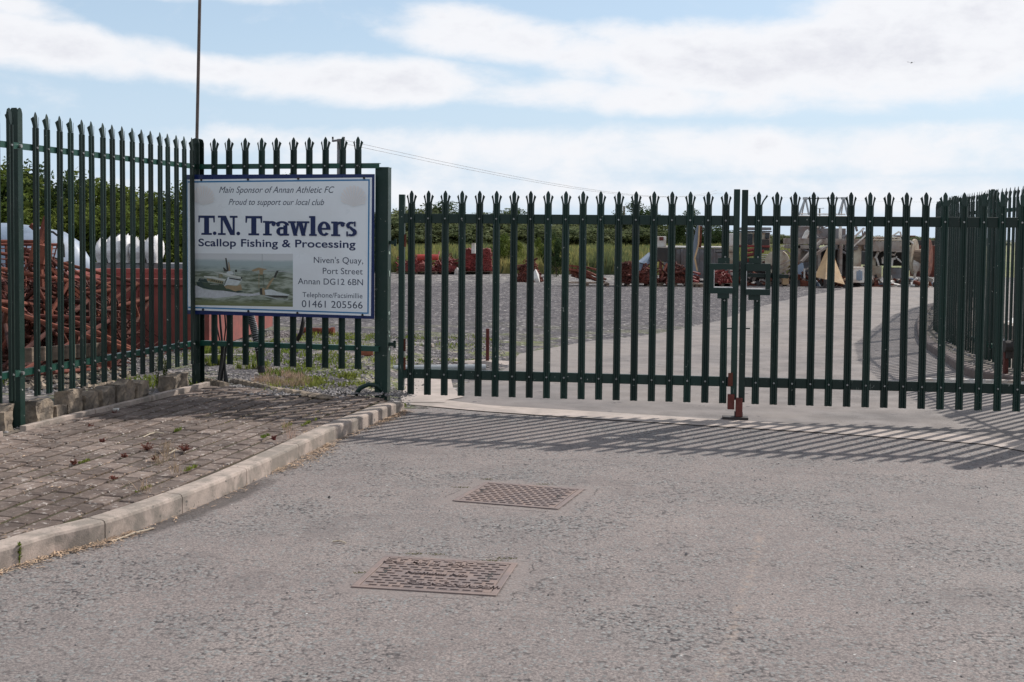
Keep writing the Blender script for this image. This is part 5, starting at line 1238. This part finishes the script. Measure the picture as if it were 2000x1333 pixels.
# ------------------------------------------------------------------ machinery on the right
YM = 44.0
def blk_(mb, x0, y0, x1, y1, Y, th, mi=0):
    a_, b_ = P(x0, y0, Y), P(x1, y1, Y); mb.box(((a_.x+b_.x)/2, Y+th/2, (a_.z+b_.z)/2), (abs(b_.x-a_.x), th, abs(a_.z-b_.z)), mi=mi)
def part(nm, mat, root, *boxes, Y=YM, bevel=.02):
    mb = MB()
    for b in boxes: blk_(mb, b[0], b[1], b[2], b[3], b[5] if len(b) > 5 else Y, b[4] if len(b) > 4 else .3)
    return mb.build(nm, mat, root, bevel=bevel)
def root_at(nm, px, Y, lab, cat, grp=None): p = P(px, 540, Y); return empty(nm, (p.x, Y, 0), lab, cat, grp)
r_ = root_at('steel_trough', 1350, 46, 'long grey steel trough with a pale lip beyond the rust heaps', 'trough')
part('body', GREYM, r_, (1306, 486, 1432, 545, 1.6, 46.)); part('lip', WHITEP, r_, (1284, 481, 1434, 486, 1.7, 45.95))
for x in (1330, 1362, 1394): part('rib', GREYM, r_, (x, 487, x+3, 545, .06, 45.93))
r_ = root_at('machine_hopper', 1300, 45, 'dark steel hopper box with a patched red and white side', 'hopper')
part('box', DARKM, r_, (1284, 484, 1321, 512, 1.2, 45)); part('leg', RUSTD, r_, (1288, 512, 1293, 550, .1, 45.02), (1312, 512, 1317, 550, .1, 45.02)); part('side_panel', WHITEP, r_, (1283, 462, 1301, 483, .1, 45.3)); part('red_patch', RUSTR, r_, (1288, 463, 1296, 470, .02, 45.27))
mb = MB(); vs = [P(1250, 513, 46), P(1272, 494, 46.3), P(1284, 500, 46), P(1284, 515, 46), P(1262, 516, 45)]; b_ = [v+Vector((0, .9, 0)) for v in vs]; mb.add(vs+b_, [(0, 1, 2, 3, 4)]+[(i, 5+i, 5+(i+1) % 5, (i+1) % 5) for i in range(5)]+[(9, 8, 7, 6, 5)])
mb.box((vs[4].x, 46.4, vs[4].z/2), (.4, .8, max(.1, vs[4].z*.98))); tag(mb.build('tarpaulin', BLUEG), 'small blue grey tarpaulin hump left of the hopper', 'tarpaulin')
r_ = root_at('leaning_sheet', 1362, 43.6, 'tall blue grey sheet with an orange edge leaning against the trough', 'sheet')
mb = MB(); pts = [(1362, 437), (1371, 440), (1366, 478), (1358, 505), (1362, 540), (1349, 548), (1351, 500), (1356, 462)]; vs = [P(x, y, 43.6) for x, y in pts]; n = len(vs); mb.add(vs+[v+Vector((.02, .06, 0)) for v in vs], [tuple(range(n))]+[(i, n+i, n+(i+1) % n, (i+1) % n) for i in range(n)]); mb.build('panel', BLUEG, r_)
mb = MB()
for A, B in zip([(1366, 441), (1364, 478), (1357, 505)], [(1364, 478), (1357, 505), (1362, 530)]): mb.bar(P(*A, 43.5), P(*B, 43.5), .05, .05)
mb.build('edge_strip', PLYW, r_); mb = MB(); mb.bar(P(1369, 442, 43.6), P(1367, 484, 43.6), .08, .08); mb.build('rust_edge', RUST, r_)
# red chassis with cab
r_ = root_at('digger', 1465, 45, 'old red and cream digger with dark cab windows seen between the gate leaves', 'digger')
part('cab_roof', GREYM, r_, (1459, 444, 1507, 450, 1.7)); part('roof_plate', DARKM, r_, (1452, 451, 1508, 454, 1.8))
part('cab', CREAM, r_, (1457, 454, 1504, 480, 1.4, 44.1)); part('window', GLASSD, r_, (1460, 457, 1470, 478, .04, 44.03)); part('window', GLASSD, r_, (1473, 457, 1485, 475, .04, 44.03)); part('window', GLASSD, r_, (1495, 456, 1503, 467, .04, 44.03))
part('exhaust', WHITEP, r_, (1425, 456, 1433, 482, .3)); part('engine_hood', DARKM, r_, (1484, 468, 1503, 490, .9, 43.95)); part('front_body', CREAM, r_, (1422, 482, 1440, 520, .9))
part('chassis', RUSTR, r_, (1440, 479, 1504, 484, .5, 43.9), (1456, 496, 1470, 501, .5, 43.9), (1456, 505, 1468, 512, .5, 43.9)); part('deck_plate', DARKM, r_, (1402, 491, 1440, 495, .6))
part('grille', WHITEP, r_, *[(1485, y, 1505, y+2.2, .08, 43.8) for y in (497, 501, 505, 509, 513)]); part('bonnet', GREYM, r_, (1440, 512, 1506, 545, .8, 44.3))
mb = MB()
for (x, y) in ((1460, 490), (1472, 494), (1452, 500)): mb.tube([P(x, y, 43.8), P(x+20, y-3, 43.8)], .06, 8)
mb.build('red_pipe', RUSTR, r_)
for x in (1450, 1495):
    p = G(x, 560); mb = MB(); q = P(x, 540, 43.9); mb.tube([(q.x, 43.7, .42), (q.x, 44.1, .42)], .42, 18); mb.build('wheel', DARKM, r_)
# cream drum on frame
r_ = root_at('drum_winch', 1530, 43, 'cream coloured drum in a slatted steel frame', 'drum')
a_ = P(1527, 512, 43); mb = MB(); mb.tube([(a_.x-.25, 42.6, a_.z), (a_.x+.05, 43.9, a_.z)], .42, 20); mb.build('drum', CREAM, r_, smooth=False)
mb = MB()
for y in (515, 523, 531): mb.bar(P(1514, y+8, 42.4), P(1546, y-8, 42.4), .05, .04)
mb.bar(P(1514, 540, 42.4), P(1546, 536, 42.4), .07, .06); mb.bar(P(1519, 490, 42.4), P(1536, 490, 42.4), .05, .05); mb.bar(P(1536, 490, 42.4), P(1546, 500, 42.4), .05, .05); mb.build('slat_frame', BEIGE, r_)
part('yellow_block', PLYW, r_, (1529, 541, 1541, 557, .3, 42.5)); part('dark_base', DARKM, r_, (1514, 552, 1548, 559, .8, 42.7))
# hopper cone of plywood
r_ = root_at('plywood_hopper', 1620, 41.5, 'upturned tan hopper lying in front of the machine', 'hopper')
ap_ = P(1617, 481, 42.6); b0, b1_, b2, b3 = P(1591, 541, 41.8), P(1612, 546, 41.2), P(1650, 556, 41.5), P(1640, 540, 43.2)
for v in (b0, b1_, b2, b3): pass
ap2 = P(1628, 500, 42.2)
for nm, tri in (('side_panel', (b0, b1_, ap_)), ('side_panel', (b1_, b2, ap2, ap_)), ('side_panel', (b2, b3, ap2)), ('side_panel', (b3, b0, ap_, ap2))):
    tri = [Vector(v) for v in tri]; nn = (tri[1]-tri[0]).cross(tri[2]-tri[0]).normalized()*.03; n = len(tri); mb = MB(); mb.add(tri+[v-nn for v in tri], [tuple(range(n)), tuple(range(n, 2*n))[::-1]]+[(i, n+i, n+(i+1) % n, (i+1) % n) for i in range(n)]); mb.build(nm, PLYW, r_)
mb = MB(); mb.bar(P(1589, 500, 42), P(1613, 484, 42), .1, .08); mb.bar(P(1565, 512, 42.3), P(1604, 470, 43), .09, .08); mb.build('steel_arm', BEIGE, r_)
mb = MB()
for v in (b0, b1_, b2, b3): mb.tube([(v.x, v.y, 0), (v.x, v.y, v.z)], .06, 6)
mb.build('foot', DARKM, r_)
# main machine with gantry
r_ = root_at('grading_machine', 1625, 45, 'large grey and beige machine with two A frames on top', 'machine')
part('deck', BEIGE, r_, (1556, 466, 1692, 479, 2.2), (1556, 479, 1600, 487, 2.0)); part('tank_panel', GREYM, r_, (1558, 442, 1600, 466, 1.2, 44.8), (1600, 446, 1652, 467, 1.2, 45.2)); part('top_rail', WHITEP, r_, (1562, 417, 1652, 420, .1, 44.6), (1556, 421, 1655, 424, .1, 45.6))
part('column', BEIGE, r_, (1556, 479, 1563, 552, .3)); part('column', BEIGE, r_, (1640, 479, 1645, 540, .3)); part('column', BEIGE, r_, (1598, 487, 1603, 540, .3)); part('side_tank', CREAM, r_, (1664, 473, 1682, 522, 1.2, 44.2)); part('side_tank', BEIGE, r_, (1563, 484, 1590, 512, .9, 44.6)); part('dark_bay', DARKM, r_, (1604, 487, 1662, 545, 1.4, 45.0)); part('lower_tank', GREYM, r_, (1558, 512, 1588, 552, 1.0, 44.5))
part('strut', WHITEP, r_, (1561, 424, 1564, 443, .1), (1640, 424, 1644, 468, .12), (1596, 424, 1599, 446, .1))
for x0, x1, xt in ((1561, 1580, 1573), (1638, 1655, 1648)):
    mb = MB(); mb.bar(P(x0, 420, 44.6), P(xt, 387, 44.8), .05, .05); mb.bar(P(x1, 420, 44.6), P(xt, 387, 44.8), .05, .05); mb.bar(P(x0+5, 420, 45.4), P(xt, 387, 44.8), .04, .04); mb.box(P(xt, 388, 44.8), (.16, .15, .09)); mb.build('a_frame', GALV, r_)
mb = MB(); mb.tube([P(1573, 388, 44.8), P(1648, 387, 44.8)], .018, 5); mb.build('cable', DARKM, r_)
mb = MB(); mb.tube([P(1569, 470, 44.2), P(1576, 455, 44.2), P(1580, 452, 44.2)], .09, 8); mb.bar(P(1594, 462, 44.2), P(1600, 467, 44.2), .1, .1); mb.build('gas_bottle', WHITEP, r_)
part('ladder', BEIGE, r_, (1667, 446, 1669, 472, .05, 44), (1684, 446, 1686, 472, .05, 44)); mb = MB(); mb.bar(P(1664, 468, 44), P(1688, 446, 44), .08, .06); mb.bar(P(1666, 482, 44), P(1700, 452, 44), .05, .05); mb.build('brace', WHITEP, r_)
mb = MB(); vs = [P(1556, 522, 43.6), P(1568, 512, 43.8), P(1572, 530, 43.6), P(1560, 540, 43.4)]; mb.add(vs+[v+Vector((0, .1, 0)) for v in vs], [(0, 1, 2, 3), (7, 6, 5, 4)]+[(i, 4+i, 4+(i+1) % 4, (i+1) % 4) for i in range(4)]); mb.build('blue_flap', BLUEG, r_)
part('foot', DARKM, r_, (1560, 545, 1580, 557, .5, 43.8), (1664, 522, 1690, 530, .8, 44.3)); 
r_ = root_at('white_box', 1675, 42.4, 'white plastic box with faded blue print in front of the machine', 'box')
part('box', WHITEP, r_, (1664, 522, 1688, 553, .5, 42.4)); mb = MB()
for k, (x0, y0, x1, y1) in enumerate(((1673, 530, 1676, 548), (1677, 528, 1680, 549), (1681, 530, 1684, 548))): blk_(mb, x0, y0, x1, y1, 42.385, .01)
mb.build('blue_print', BLUEG, r_)
r_ = root_at('beige_container', 1735, 45, 'long beige machine body with pipes on top and dark bays', 'container')
part('body', BEIGE, r_, (1700, 472, 1772, 492, 2.2)); part('top_pipe', CREAM, r_, (1700, 463, 1760, 466, .2, 44.2), (1702, 468, 1762, 471, .25, 44.0)); part('dark_bay', DARKM, r_, (1708, 492, 1772, 520, 1.8, 45.1)); part('lower_box', CREAM, r_, (1700, 520, 1722, 545, 1.0, 44.6), (1700, 502, 1711, 520, .6, 44.6)); part('lower_panel', GREYM, r_, (1740, 524, 1772, 545, 1., 44.8)); part('leg', DARKM, r_, (1738, 520, 1741, 549, .15)); part('flat_plate', RUSTD, r_, (1742, 460, 1789, 463, .8, 44.5)); part('plate_stand', DARKM, r_, (1752, 463, 1756, 472, .2, 44.8), (1758, 463, 1762, 472, .2, 44.8))
r_ = root_at('cable_reel', 1783, 45, 'large white cable reel standing on edge with a rusty rim', 'reel')
c_ = P(1784, 503, 45); mb = MB(); ax_ = Vector((.86, -.5, 0)); hr = P(1784, 467, 45).z-c_.z
mb.tube([c_, c_+ax_*.07], hr, 28); mb.build('flange', CREAM, r_); mb = MB(); mb.tube([c_+ax_*.06, c_+ax_*.5], hr*.45, 16); mb.build('core', WOOD, r_); mb = MB(); mb.tube([c_+ax_*.5, c_+ax_*.56], hr, 28); mb.build('flange', RUST, r_)
mb = MB(); mb.ico(c_+Vector((.0, -.2, -.25)), .42, sc=(1, .5, .7)); mb.tube([c_+Vector((.0, -.25, -.4)), (c_.x-.05, 44.7, .02)], .05, 6); mb.tube([c_+Vector((.2, -.25, -.4)), (c_.x+.25, 44.7, .02)], .04, 6); mb.build('draped_cloth', WHITEP, r_)
r_ = root_at('rusty_engine', 1812, 46, 'dark rusty engine block at the right end of the machinery row', 'engine')
part('block', RUSTD, r_, (1798, 480, 1832, 542, 1.2, 46)); part('head', DARKM, r_, (1802, 470, 1826, 480, .8, 46.2))
mb = MB()      # dark spoil bank on the shore
for i in range(9):
    p = P(1500+i*42, 470, 90+i*3); mb.ico((p.x, p.y, -.3), 2.2, sc=(1.5, 1.2, .75), jit=.15)
tag(mb.build('spoil_bank', M('dark_spoil', (.09, .08, .075), (.13, .12, .11), .8, .95, bump=.1), smooth=False), 'low dark spoil bank behind the machines', kind='structure')

ORD = ['first', 'second', 'third', 'fourth', 'fifth', 'sixth', 'seventh', 'eighth', 'ninth', 'tenth', 'eleventh', 'twelfth', 'thirteenth', 'fourteenth', 'fifteenth']
rc_ = random.Random(21)
for nm, mt, n, cols in (('scrap_white', WHITEP, 46, None), ('scrap_rust', RUST, 90, None), ('scrap_beige', BEIGE, 60, None), ('scrap_dark', DARKM, 60, None), ('scrap_blue', BLUEG, 14, None)):
    mb = MB()
    for i in range(n):
        px = rc_.choice((rc_.uniform(1380, 1600), rc_.uniform(1505, 1680), rc_.uniform(1385, 1600), rc_.uniform(1690, 1830))); Y = rc_.uniform(42.6, 44.1); p = P(px, rc_.uniform(505, 552), Y); z = max(.05, p.z*rc_.random()**1.5*(.8 if px < 1600 else .3))
        R_ = Euler((rc_.gauss(0, .5), rc_.gauss(0, .5), rc_.random()*3)).to_matrix(); k = rc_.random()
        if k < .45: mb.box((p.x, Y, z), (rc_.uniform(.2, .9), rc_.uniform(.03, .08), rc_.uniform(.03, .07)), R_)
        elif k < .75: mb.box((p.x, Y, z), (rc_.uniform(.15, .4), rc_.uniform(.02, .2), rc_.uniform(.12, .3)), R_)
        else: a_ = R_ @ Vector((rc_.uniform(.15, .5), 0, 0)); c_ = Vector((p.x, Y, z)); mb.tube([c_-a_, c_+Vector((0, 0, .05)), c_+a_], rc_.uniform(.02, .07), 7)
    tag(mb.build('scrap_jumble', mt), 'jumble of loose '+{'scrap_white': 'whitish', 'scrap_rust': 'rusty', 'scrap_beige': 'beige', 'scrap_dark': 'dark', 'scrap_blue': 'blue grey'}[nm]+' scrap lying round the feet of the machines', 'scrap metal', kind='stuff')
# fittings on top of the machines: pipes, brackets, small boxes
mm = next(o for o in bpy.data.objects if o.name == 'grading_machine')
mb = MB()
for i in range(60):
    px = rc_.uniform(1558, 1690); y0 = rc_.choice((441, 466, 479, 487)); p = P(px, y0, 44.1); a_ = Vector((rc_.uniform(-.5, .5), rc_.uniform(-.1, .1), rc_.uniform(-.25, .35)))
    mb.tube([p, p+a_], rc_.uniform(.015, .05), 6)
o = mb.build('fittings', GREYM, mm); o['kind'] = 'stuff'
bc = next(o for o in bpy.data.objects if o.name == 'beige_container'); mb = MB()
for i in range(40):
    p = P(rc_.uniform(1702, 1770), rc_.choice((463, 470, 492, 505)), 44.5); a_ = Vector((rc_.uniform(-.4, .4), 0, rc_.uniform(-.3, .2))); mb.tube([p, p+a_], rc_.uniform(.02, .05), 6)
o = mb.build('fittings', WHITEP, bc); o['kind'] = 'stuff'
# chain mesh and rings hung on the left gear heap
mb = MB()
for i in range(26):
    rings(mb, P(rc_.uniform(-20, 230), rc_.uniform(560, 700), rc_.uniform(13.5, 15.0)), .22, .15, .12, 16, .035)
tag(mb.build('chain_rings', RUSTD), 'dark rusty chain rings draped over the left gear heap', 'chain', kind='stuff')
# ------------------------------------------------------------------ field, trees, hedges
mb = MB(); vs = []; gxs = [-40+i*2.2 for i in range(64)]; gys = [54+j*3.0 for j in range(55)]
for y in gys:
    for x in gxs: vs.append((x, y, (.0 if y < 55 else .42)+.16*mnoise.noise((x*.3, y*.2, 0))+.1*mnoise.noise((x*.9, y*.6, 3))))
n = len(gxs); fs = [(j*n+i, j*n+i+1, (j+1)*n+i+1, (j+1)*n+i) for j in range(len(gys)-1) for i in range(n-1)]
mb.add(vs, fs); tag(mb.build('grass_field', FIELD, smooth=True), 'rough tall grass field between the yard and the far hedge', kind='structure')
mb = MB(); rg = random.Random(4)
for i in range(60000):
    Y = 53.5+rg.random()**1.7*80; X = Y*rg.uniform(-.125, .24); big = mnoise.noise((X*.35, Y*.2, 7)); h = .42+.42*rg.random()+.25*big
    z = .30+(0 if Y > 56 else -.3*(56-Y)/2.5); wv = .02+.0006*Y; lean = rg.gauss(0, .16)
    mb.v += [(X-wv, Y, z), (X+wv, Y, z), (X+lean, Y+rg.gauss(0, .08), z+h)]; k = len(mb.v); mb.f.append((k-3, k-2, k-1)); mb.m.append(1 if (big+rg.gauss(0, .25)) > .12 else 0)
tag(mb.build('tall_grass', [L_GRASS, L_FAR]), 'tall dry and green grass along the edge of the field', 'grass', kind='stuff')
def crown_mesh(name, rx, ry, rz, n, leaf, seed, clumps=46, mat=L_HEDGE, low=.0):
    rg = random.Random(seed); mb = MB(); cs = []
    for i in range(clumps):
        while True:
            p = Vector((rg.uniform(-1, 1), rg.uniform(-1, 1), rg.uniform(-1, 1)))
            if .25 < p.length < .92: break
        k = 1+.22*mnoise.noise(p*2.1+Vector((seed, 0, 0))); cs.append((Vector((p.x*rx*k, p.y*ry*k, p.z*rz*k)), rg.uniform(.20, .36)*(rx+rz)/2))
    V = mb.v; Fc = mb.f
    for i in range(n):
        c_, r_ = cs[rg.randrange(clumps)]; d_ = Vector((rg.gauss(0, 1), rg.gauss(0, 1), rg.gauss(0, 1))).normalized(); p = c_+d_*r_*rg.random()**.35
        a_ = Vector((rg.gauss(0, 1), rg.gauss(0, 1), rg.gauss(0, 1))).normalized(); b_ = a_.cross(d_+Vector((.01, .02, .03))).normalized(); s_ = leaf*rg.uniform(.5, 1.4); k = len(V)
        a_ = a_*s_; b_ = b_*s_*.55
        V += [(p-a_)[:], (p+b_)[:], (p+a_)[:], (p-b_)[:]]; Fc.append((k, k+1, k+2, k+3)); mb.m.append(0)
    me = bpy.data.meshes.new(name); me.from_pydata(V, [], Fc); me.materials.append(mat); me.update(); return me
def tree(nm, x, y, z0_, h, wd, me, trunk_h, lab, grp, cat='tree', tr=.12):
    root = empty(nm, (x, y, z0_), lab, cat, grp); mb = MB(); t0 = h*.55
    bx0 = x+random.uniform(-.1, .1)
    mb.tube([(x, y, z0_-.1), (x+.05, y, z0_+trunk_h), (bx0, y, z0_+t0)], [tr*1.3, tr, tr*.6], 7)
    for k in range(6):
        a_ = random.random()*2*pi; s_ = z0_+trunk_h+random.random()*(t0-trunk_h)*.7; mb.tube([(x, y, s_), (x+cos(a_)*wd*.22, y+sin(a_)*wd*.2, s_+h*.16), (x+cos(a_)*wd*.4, y+sin(a_)*wd*.3, s_+h*.3)], [tr*.5, tr*.3, tr*.12], 5)
    mb.build('trunk', BARK, root)
    o = bpy.data.objects.new('crown', me); COL.objects.link(o); o.parent = root; ch = (h-trunk_h*.6)/2; o.location = (0, 0, trunk_h*.6+ch); o.scale = (wd/2, wd/2*.9, ch); o.rotation_euler.z = random.random()*6; return root
CM = [crown_mesh('crown', 1, 1, 1, 9000, .042, s_, 48, L_HEDGE) for s_ in (1, 2)]
CMD = [crown_mesh('crown', 1, 1, 1, 7000, .045, s_, 40, L_DARK) for s_ in (3, 4)]
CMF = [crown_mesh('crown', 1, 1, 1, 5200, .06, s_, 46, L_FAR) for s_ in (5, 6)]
# left hedge
HL = ['at the far left edge behind the fence post', 'second from the left', 'highest rounded part left of centre', 'middle, above the white sacks', 'sloping down above the sacks', 'low part left of the sign', 'dark with a bare top just left of the sign', 'behind the upper left corner of the sign', 'behind the top of the sign', 'hidden behind the right half of the sign']
for k, (px, pyt, Y, wd) in enumerate(((-60, 300, 44, 7), (15, 310, 43, 5.5), (75, 312, 43, 4.6), (135, 325, 44, 4.6), (195, 338, 44, 4.4), (250, 358, 45, 4.2), (300, 372, 46, 4.0), (345, 350, 47, 3.6), (420, 345, 50, 4.2), (545, 338, 52, 5.5))):
    p = P(px, pyt, Y); tree('hedge_tree', p.x, Y+random.uniform(-.5, .5), -.2, p.z*.93+.2, wd, (CMD if k in (2, 6) else CM)[k % 2], .5, 'hedgerow tree, '+HL[k], 'hedgerow behind the left yard', tr=.1)
for k, (px, Y) in enumerate(((-30, 41), (50, 40.6), (120, 41), (180, 41.3), (235, 41.8), (290, 42), (350, 43), (410, 44), (490, 46), (580, 47), (660, 48))):
    tree('hedge_bush', P(px, 500, Y).x, Y, -.2, 2.4+.4*(k < 5), 3.8, CM[(k+1) % 2], .2, 'low bushy undergrowth at the foot of the left hedgerow, '+ORD[k]+' from the left', 'undergrowth of the left hedgerow', 'bush', tr=.06)
# far hedge
FL = ['at the left end beside the gate post', 'tall above the second pale', 'tallest pair, left', 'tallest pair, right', 'lower between the tall groups', 'rounded above the yard pallets', 'dark top left of centre', 'broad in the centre left', 'low centre', 'centre behind the rust beams', 'centre right low', 'rounded before the tall right tree', 'tall tree at the right end of the hedge', 'tapering end over the hopper']
fh = [(760, 405, 92, 7), (798, 398, 96, 6.5), (832, 384, 96, 6.5), (878, 390, 97, 7), (915, 415, 100, 6.5), (950, 405, 100, 7), (990, 402, 102, 7.5), (1035, 418, 104, 7.5), (1080, 418, 106, 7.5), (1125, 420, 108, 8), (1168, 424, 110, 7.5), (1205, 420, 110, 7), (1250, 388, 108, 5.2), (1280, 428, 112, 5)]
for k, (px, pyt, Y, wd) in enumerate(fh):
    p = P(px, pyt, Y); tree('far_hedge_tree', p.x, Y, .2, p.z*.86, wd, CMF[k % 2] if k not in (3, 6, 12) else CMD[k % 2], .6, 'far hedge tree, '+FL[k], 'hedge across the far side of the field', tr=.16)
for k in range(15):
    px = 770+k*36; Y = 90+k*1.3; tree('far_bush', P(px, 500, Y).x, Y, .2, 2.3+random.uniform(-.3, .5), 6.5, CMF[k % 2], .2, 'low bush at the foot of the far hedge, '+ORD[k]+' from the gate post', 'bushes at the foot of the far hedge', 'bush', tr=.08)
for (px, pyt, Y, wd, th, m_, lab) in ((1346, 412, 100, 3.8, 1.7, CMD[0], 'small dark windswept tree standing alone right of the far hedge'), (1397, 438, 150, 6, .4, CMD[1], 'dark round distant tree between gate stile and pales'), (1420, 447, 160, 5, .4, CMF[0], 'low distant tree left of the digger')):
    p = P(px, pyt, Y); tree('distant_tree', p.x, Y, 0, p.z, wd, m_, th, lab, None, tr=.14)
for k in range(26):
    px = 1285+k*26; Y = 330+random.uniform(-20, 60); p = P(px, 455, Y); tree('horizon_tree', p.x, Y, -.5, random.uniform(1.8, 3.4), 12, CMF[k % 2], .3, 'low hazy trees on the horizon between the digger and the right fence' if px > 1500 else 'low hazy trees on the horizon left of the digger', 'tree line on the horizon', tr=.2)
for (px, py, Y, h, wd, me, lab) in ((988, 528, 55, 1.75, 1.5, CM[0], 'tall green bush between the red pile and the slumped heap'), (1085, 545, 50, 1.8, 1.1, CMD[1], 'dark bushy weed left of the rusty beams'), (1070, 530, 56, 1.7, 1.4, CM[1], 'pale green bush behind the slumped heap')):
    tree('yard_bush', P(px, py, Y).x, Y, 0, h, wd, me, .1, lab, None, 'bush', tr=.03)
# hedge beyond the right fence
for k, (x, y, h, wd) in enumerate(((20.5, 42, 2.5, 4.2), (24, 43, 2.7, 5), (28, 42, 2.6, 5), (32, 43, 2.7, 5), (36, 42, 2.6, 5))):
    tree('right_hedge_bush', x, y, -.1, h, wd, CM[k % 2], .3, 'hedge bush beyond the pale yard on the right, '+ORD[k]+' from the left', 'hedge beyond the right fence', 'bush', tr=.08)

# ------------------------------------------------------------------ poles and wires
def upole(px, pyt, Y, arm, lab, r_=.13):
    t_ = P(px, pyt, Y); root = empty('utility_pole', (t_.x, Y, 0), lab, 'utility pole', 'utility poles'); mb = MB(); mb.tube([(t_.x, Y, -.2), (t_.x, Y, t_.z)], [r_*1.2, r_], 8); mb.build('mast', GREYM, root)
    mb = MB(); mb.bar((t_.x-arm, Y+.1, t_.z-.05), (t_.x+arm*.6, Y-.1, t_.z-.02), .06, .05); mb.build('crossarm', GREYM, root)
    for q in (-.9, .5): mb = MB(); mb.tube([(t_.x+q*arm, Y, t_.z-.02), (t_.x+q*arm, Y, t_.z+.06)], .025, 6); mb.build('insulator', DARKM, root)
    return t_
t1 = upole(664, 272, 34, .22, 'near utility pole rising behind the sign fence', .08); t2 = upole(1219, 403, 150, .9, 'distant utility pole above the far hedge'); t3 = upole(1601, 407, 190, 1.1, 'distant utility pole seen between the A frames')
for (A, B, s_, lab) in ((t1, P(1400, 378, 140), .9, 'upper overhead wire running right from the near pole'), (t1+Vector((0, 0, -.1)), P(1400, 372, 170), 1.2, 'lower overhead wire running right from the near pole'), (P(1400, 378, 140), P(2100, 388, 200), .8, 'overhead wire continuing across the right of the sky')):
    mb = MB(); n = 14; mb.tube([A.lerp(B, k/n)-Vector((0, 0, s_*4*(k/n)*(1-k/n))) for k in range(n+1)], [.005+.009*(k/n) for k in range(n+1)], 4); tag(mb.build('overhead_wire', GREYM), lab, 'wire', 'overhead wires')
mb = MB(); mb.add([(0, 0, 0), (-.3, .02, .08), (-.28, .14, .07)], [(0, 1, 2)]); mb.add([(0, 0, 0), (.3, .02, .08), (.28, .14, .07)], [(0, 2, 1)]); mb.tube([(0, -.14, 0), (0, .16, 0)], [.05, .02], 6)
o = mb.build('gull', DARKM); o.location = P(1780, 123, 95); tag(o, 'tiny bird in the clouds at the upper right', 'bird')

# prototypes that only lent their shapes
for o in (P24, PR, PG, BOLTP): bpy.data.objects.remove(o)
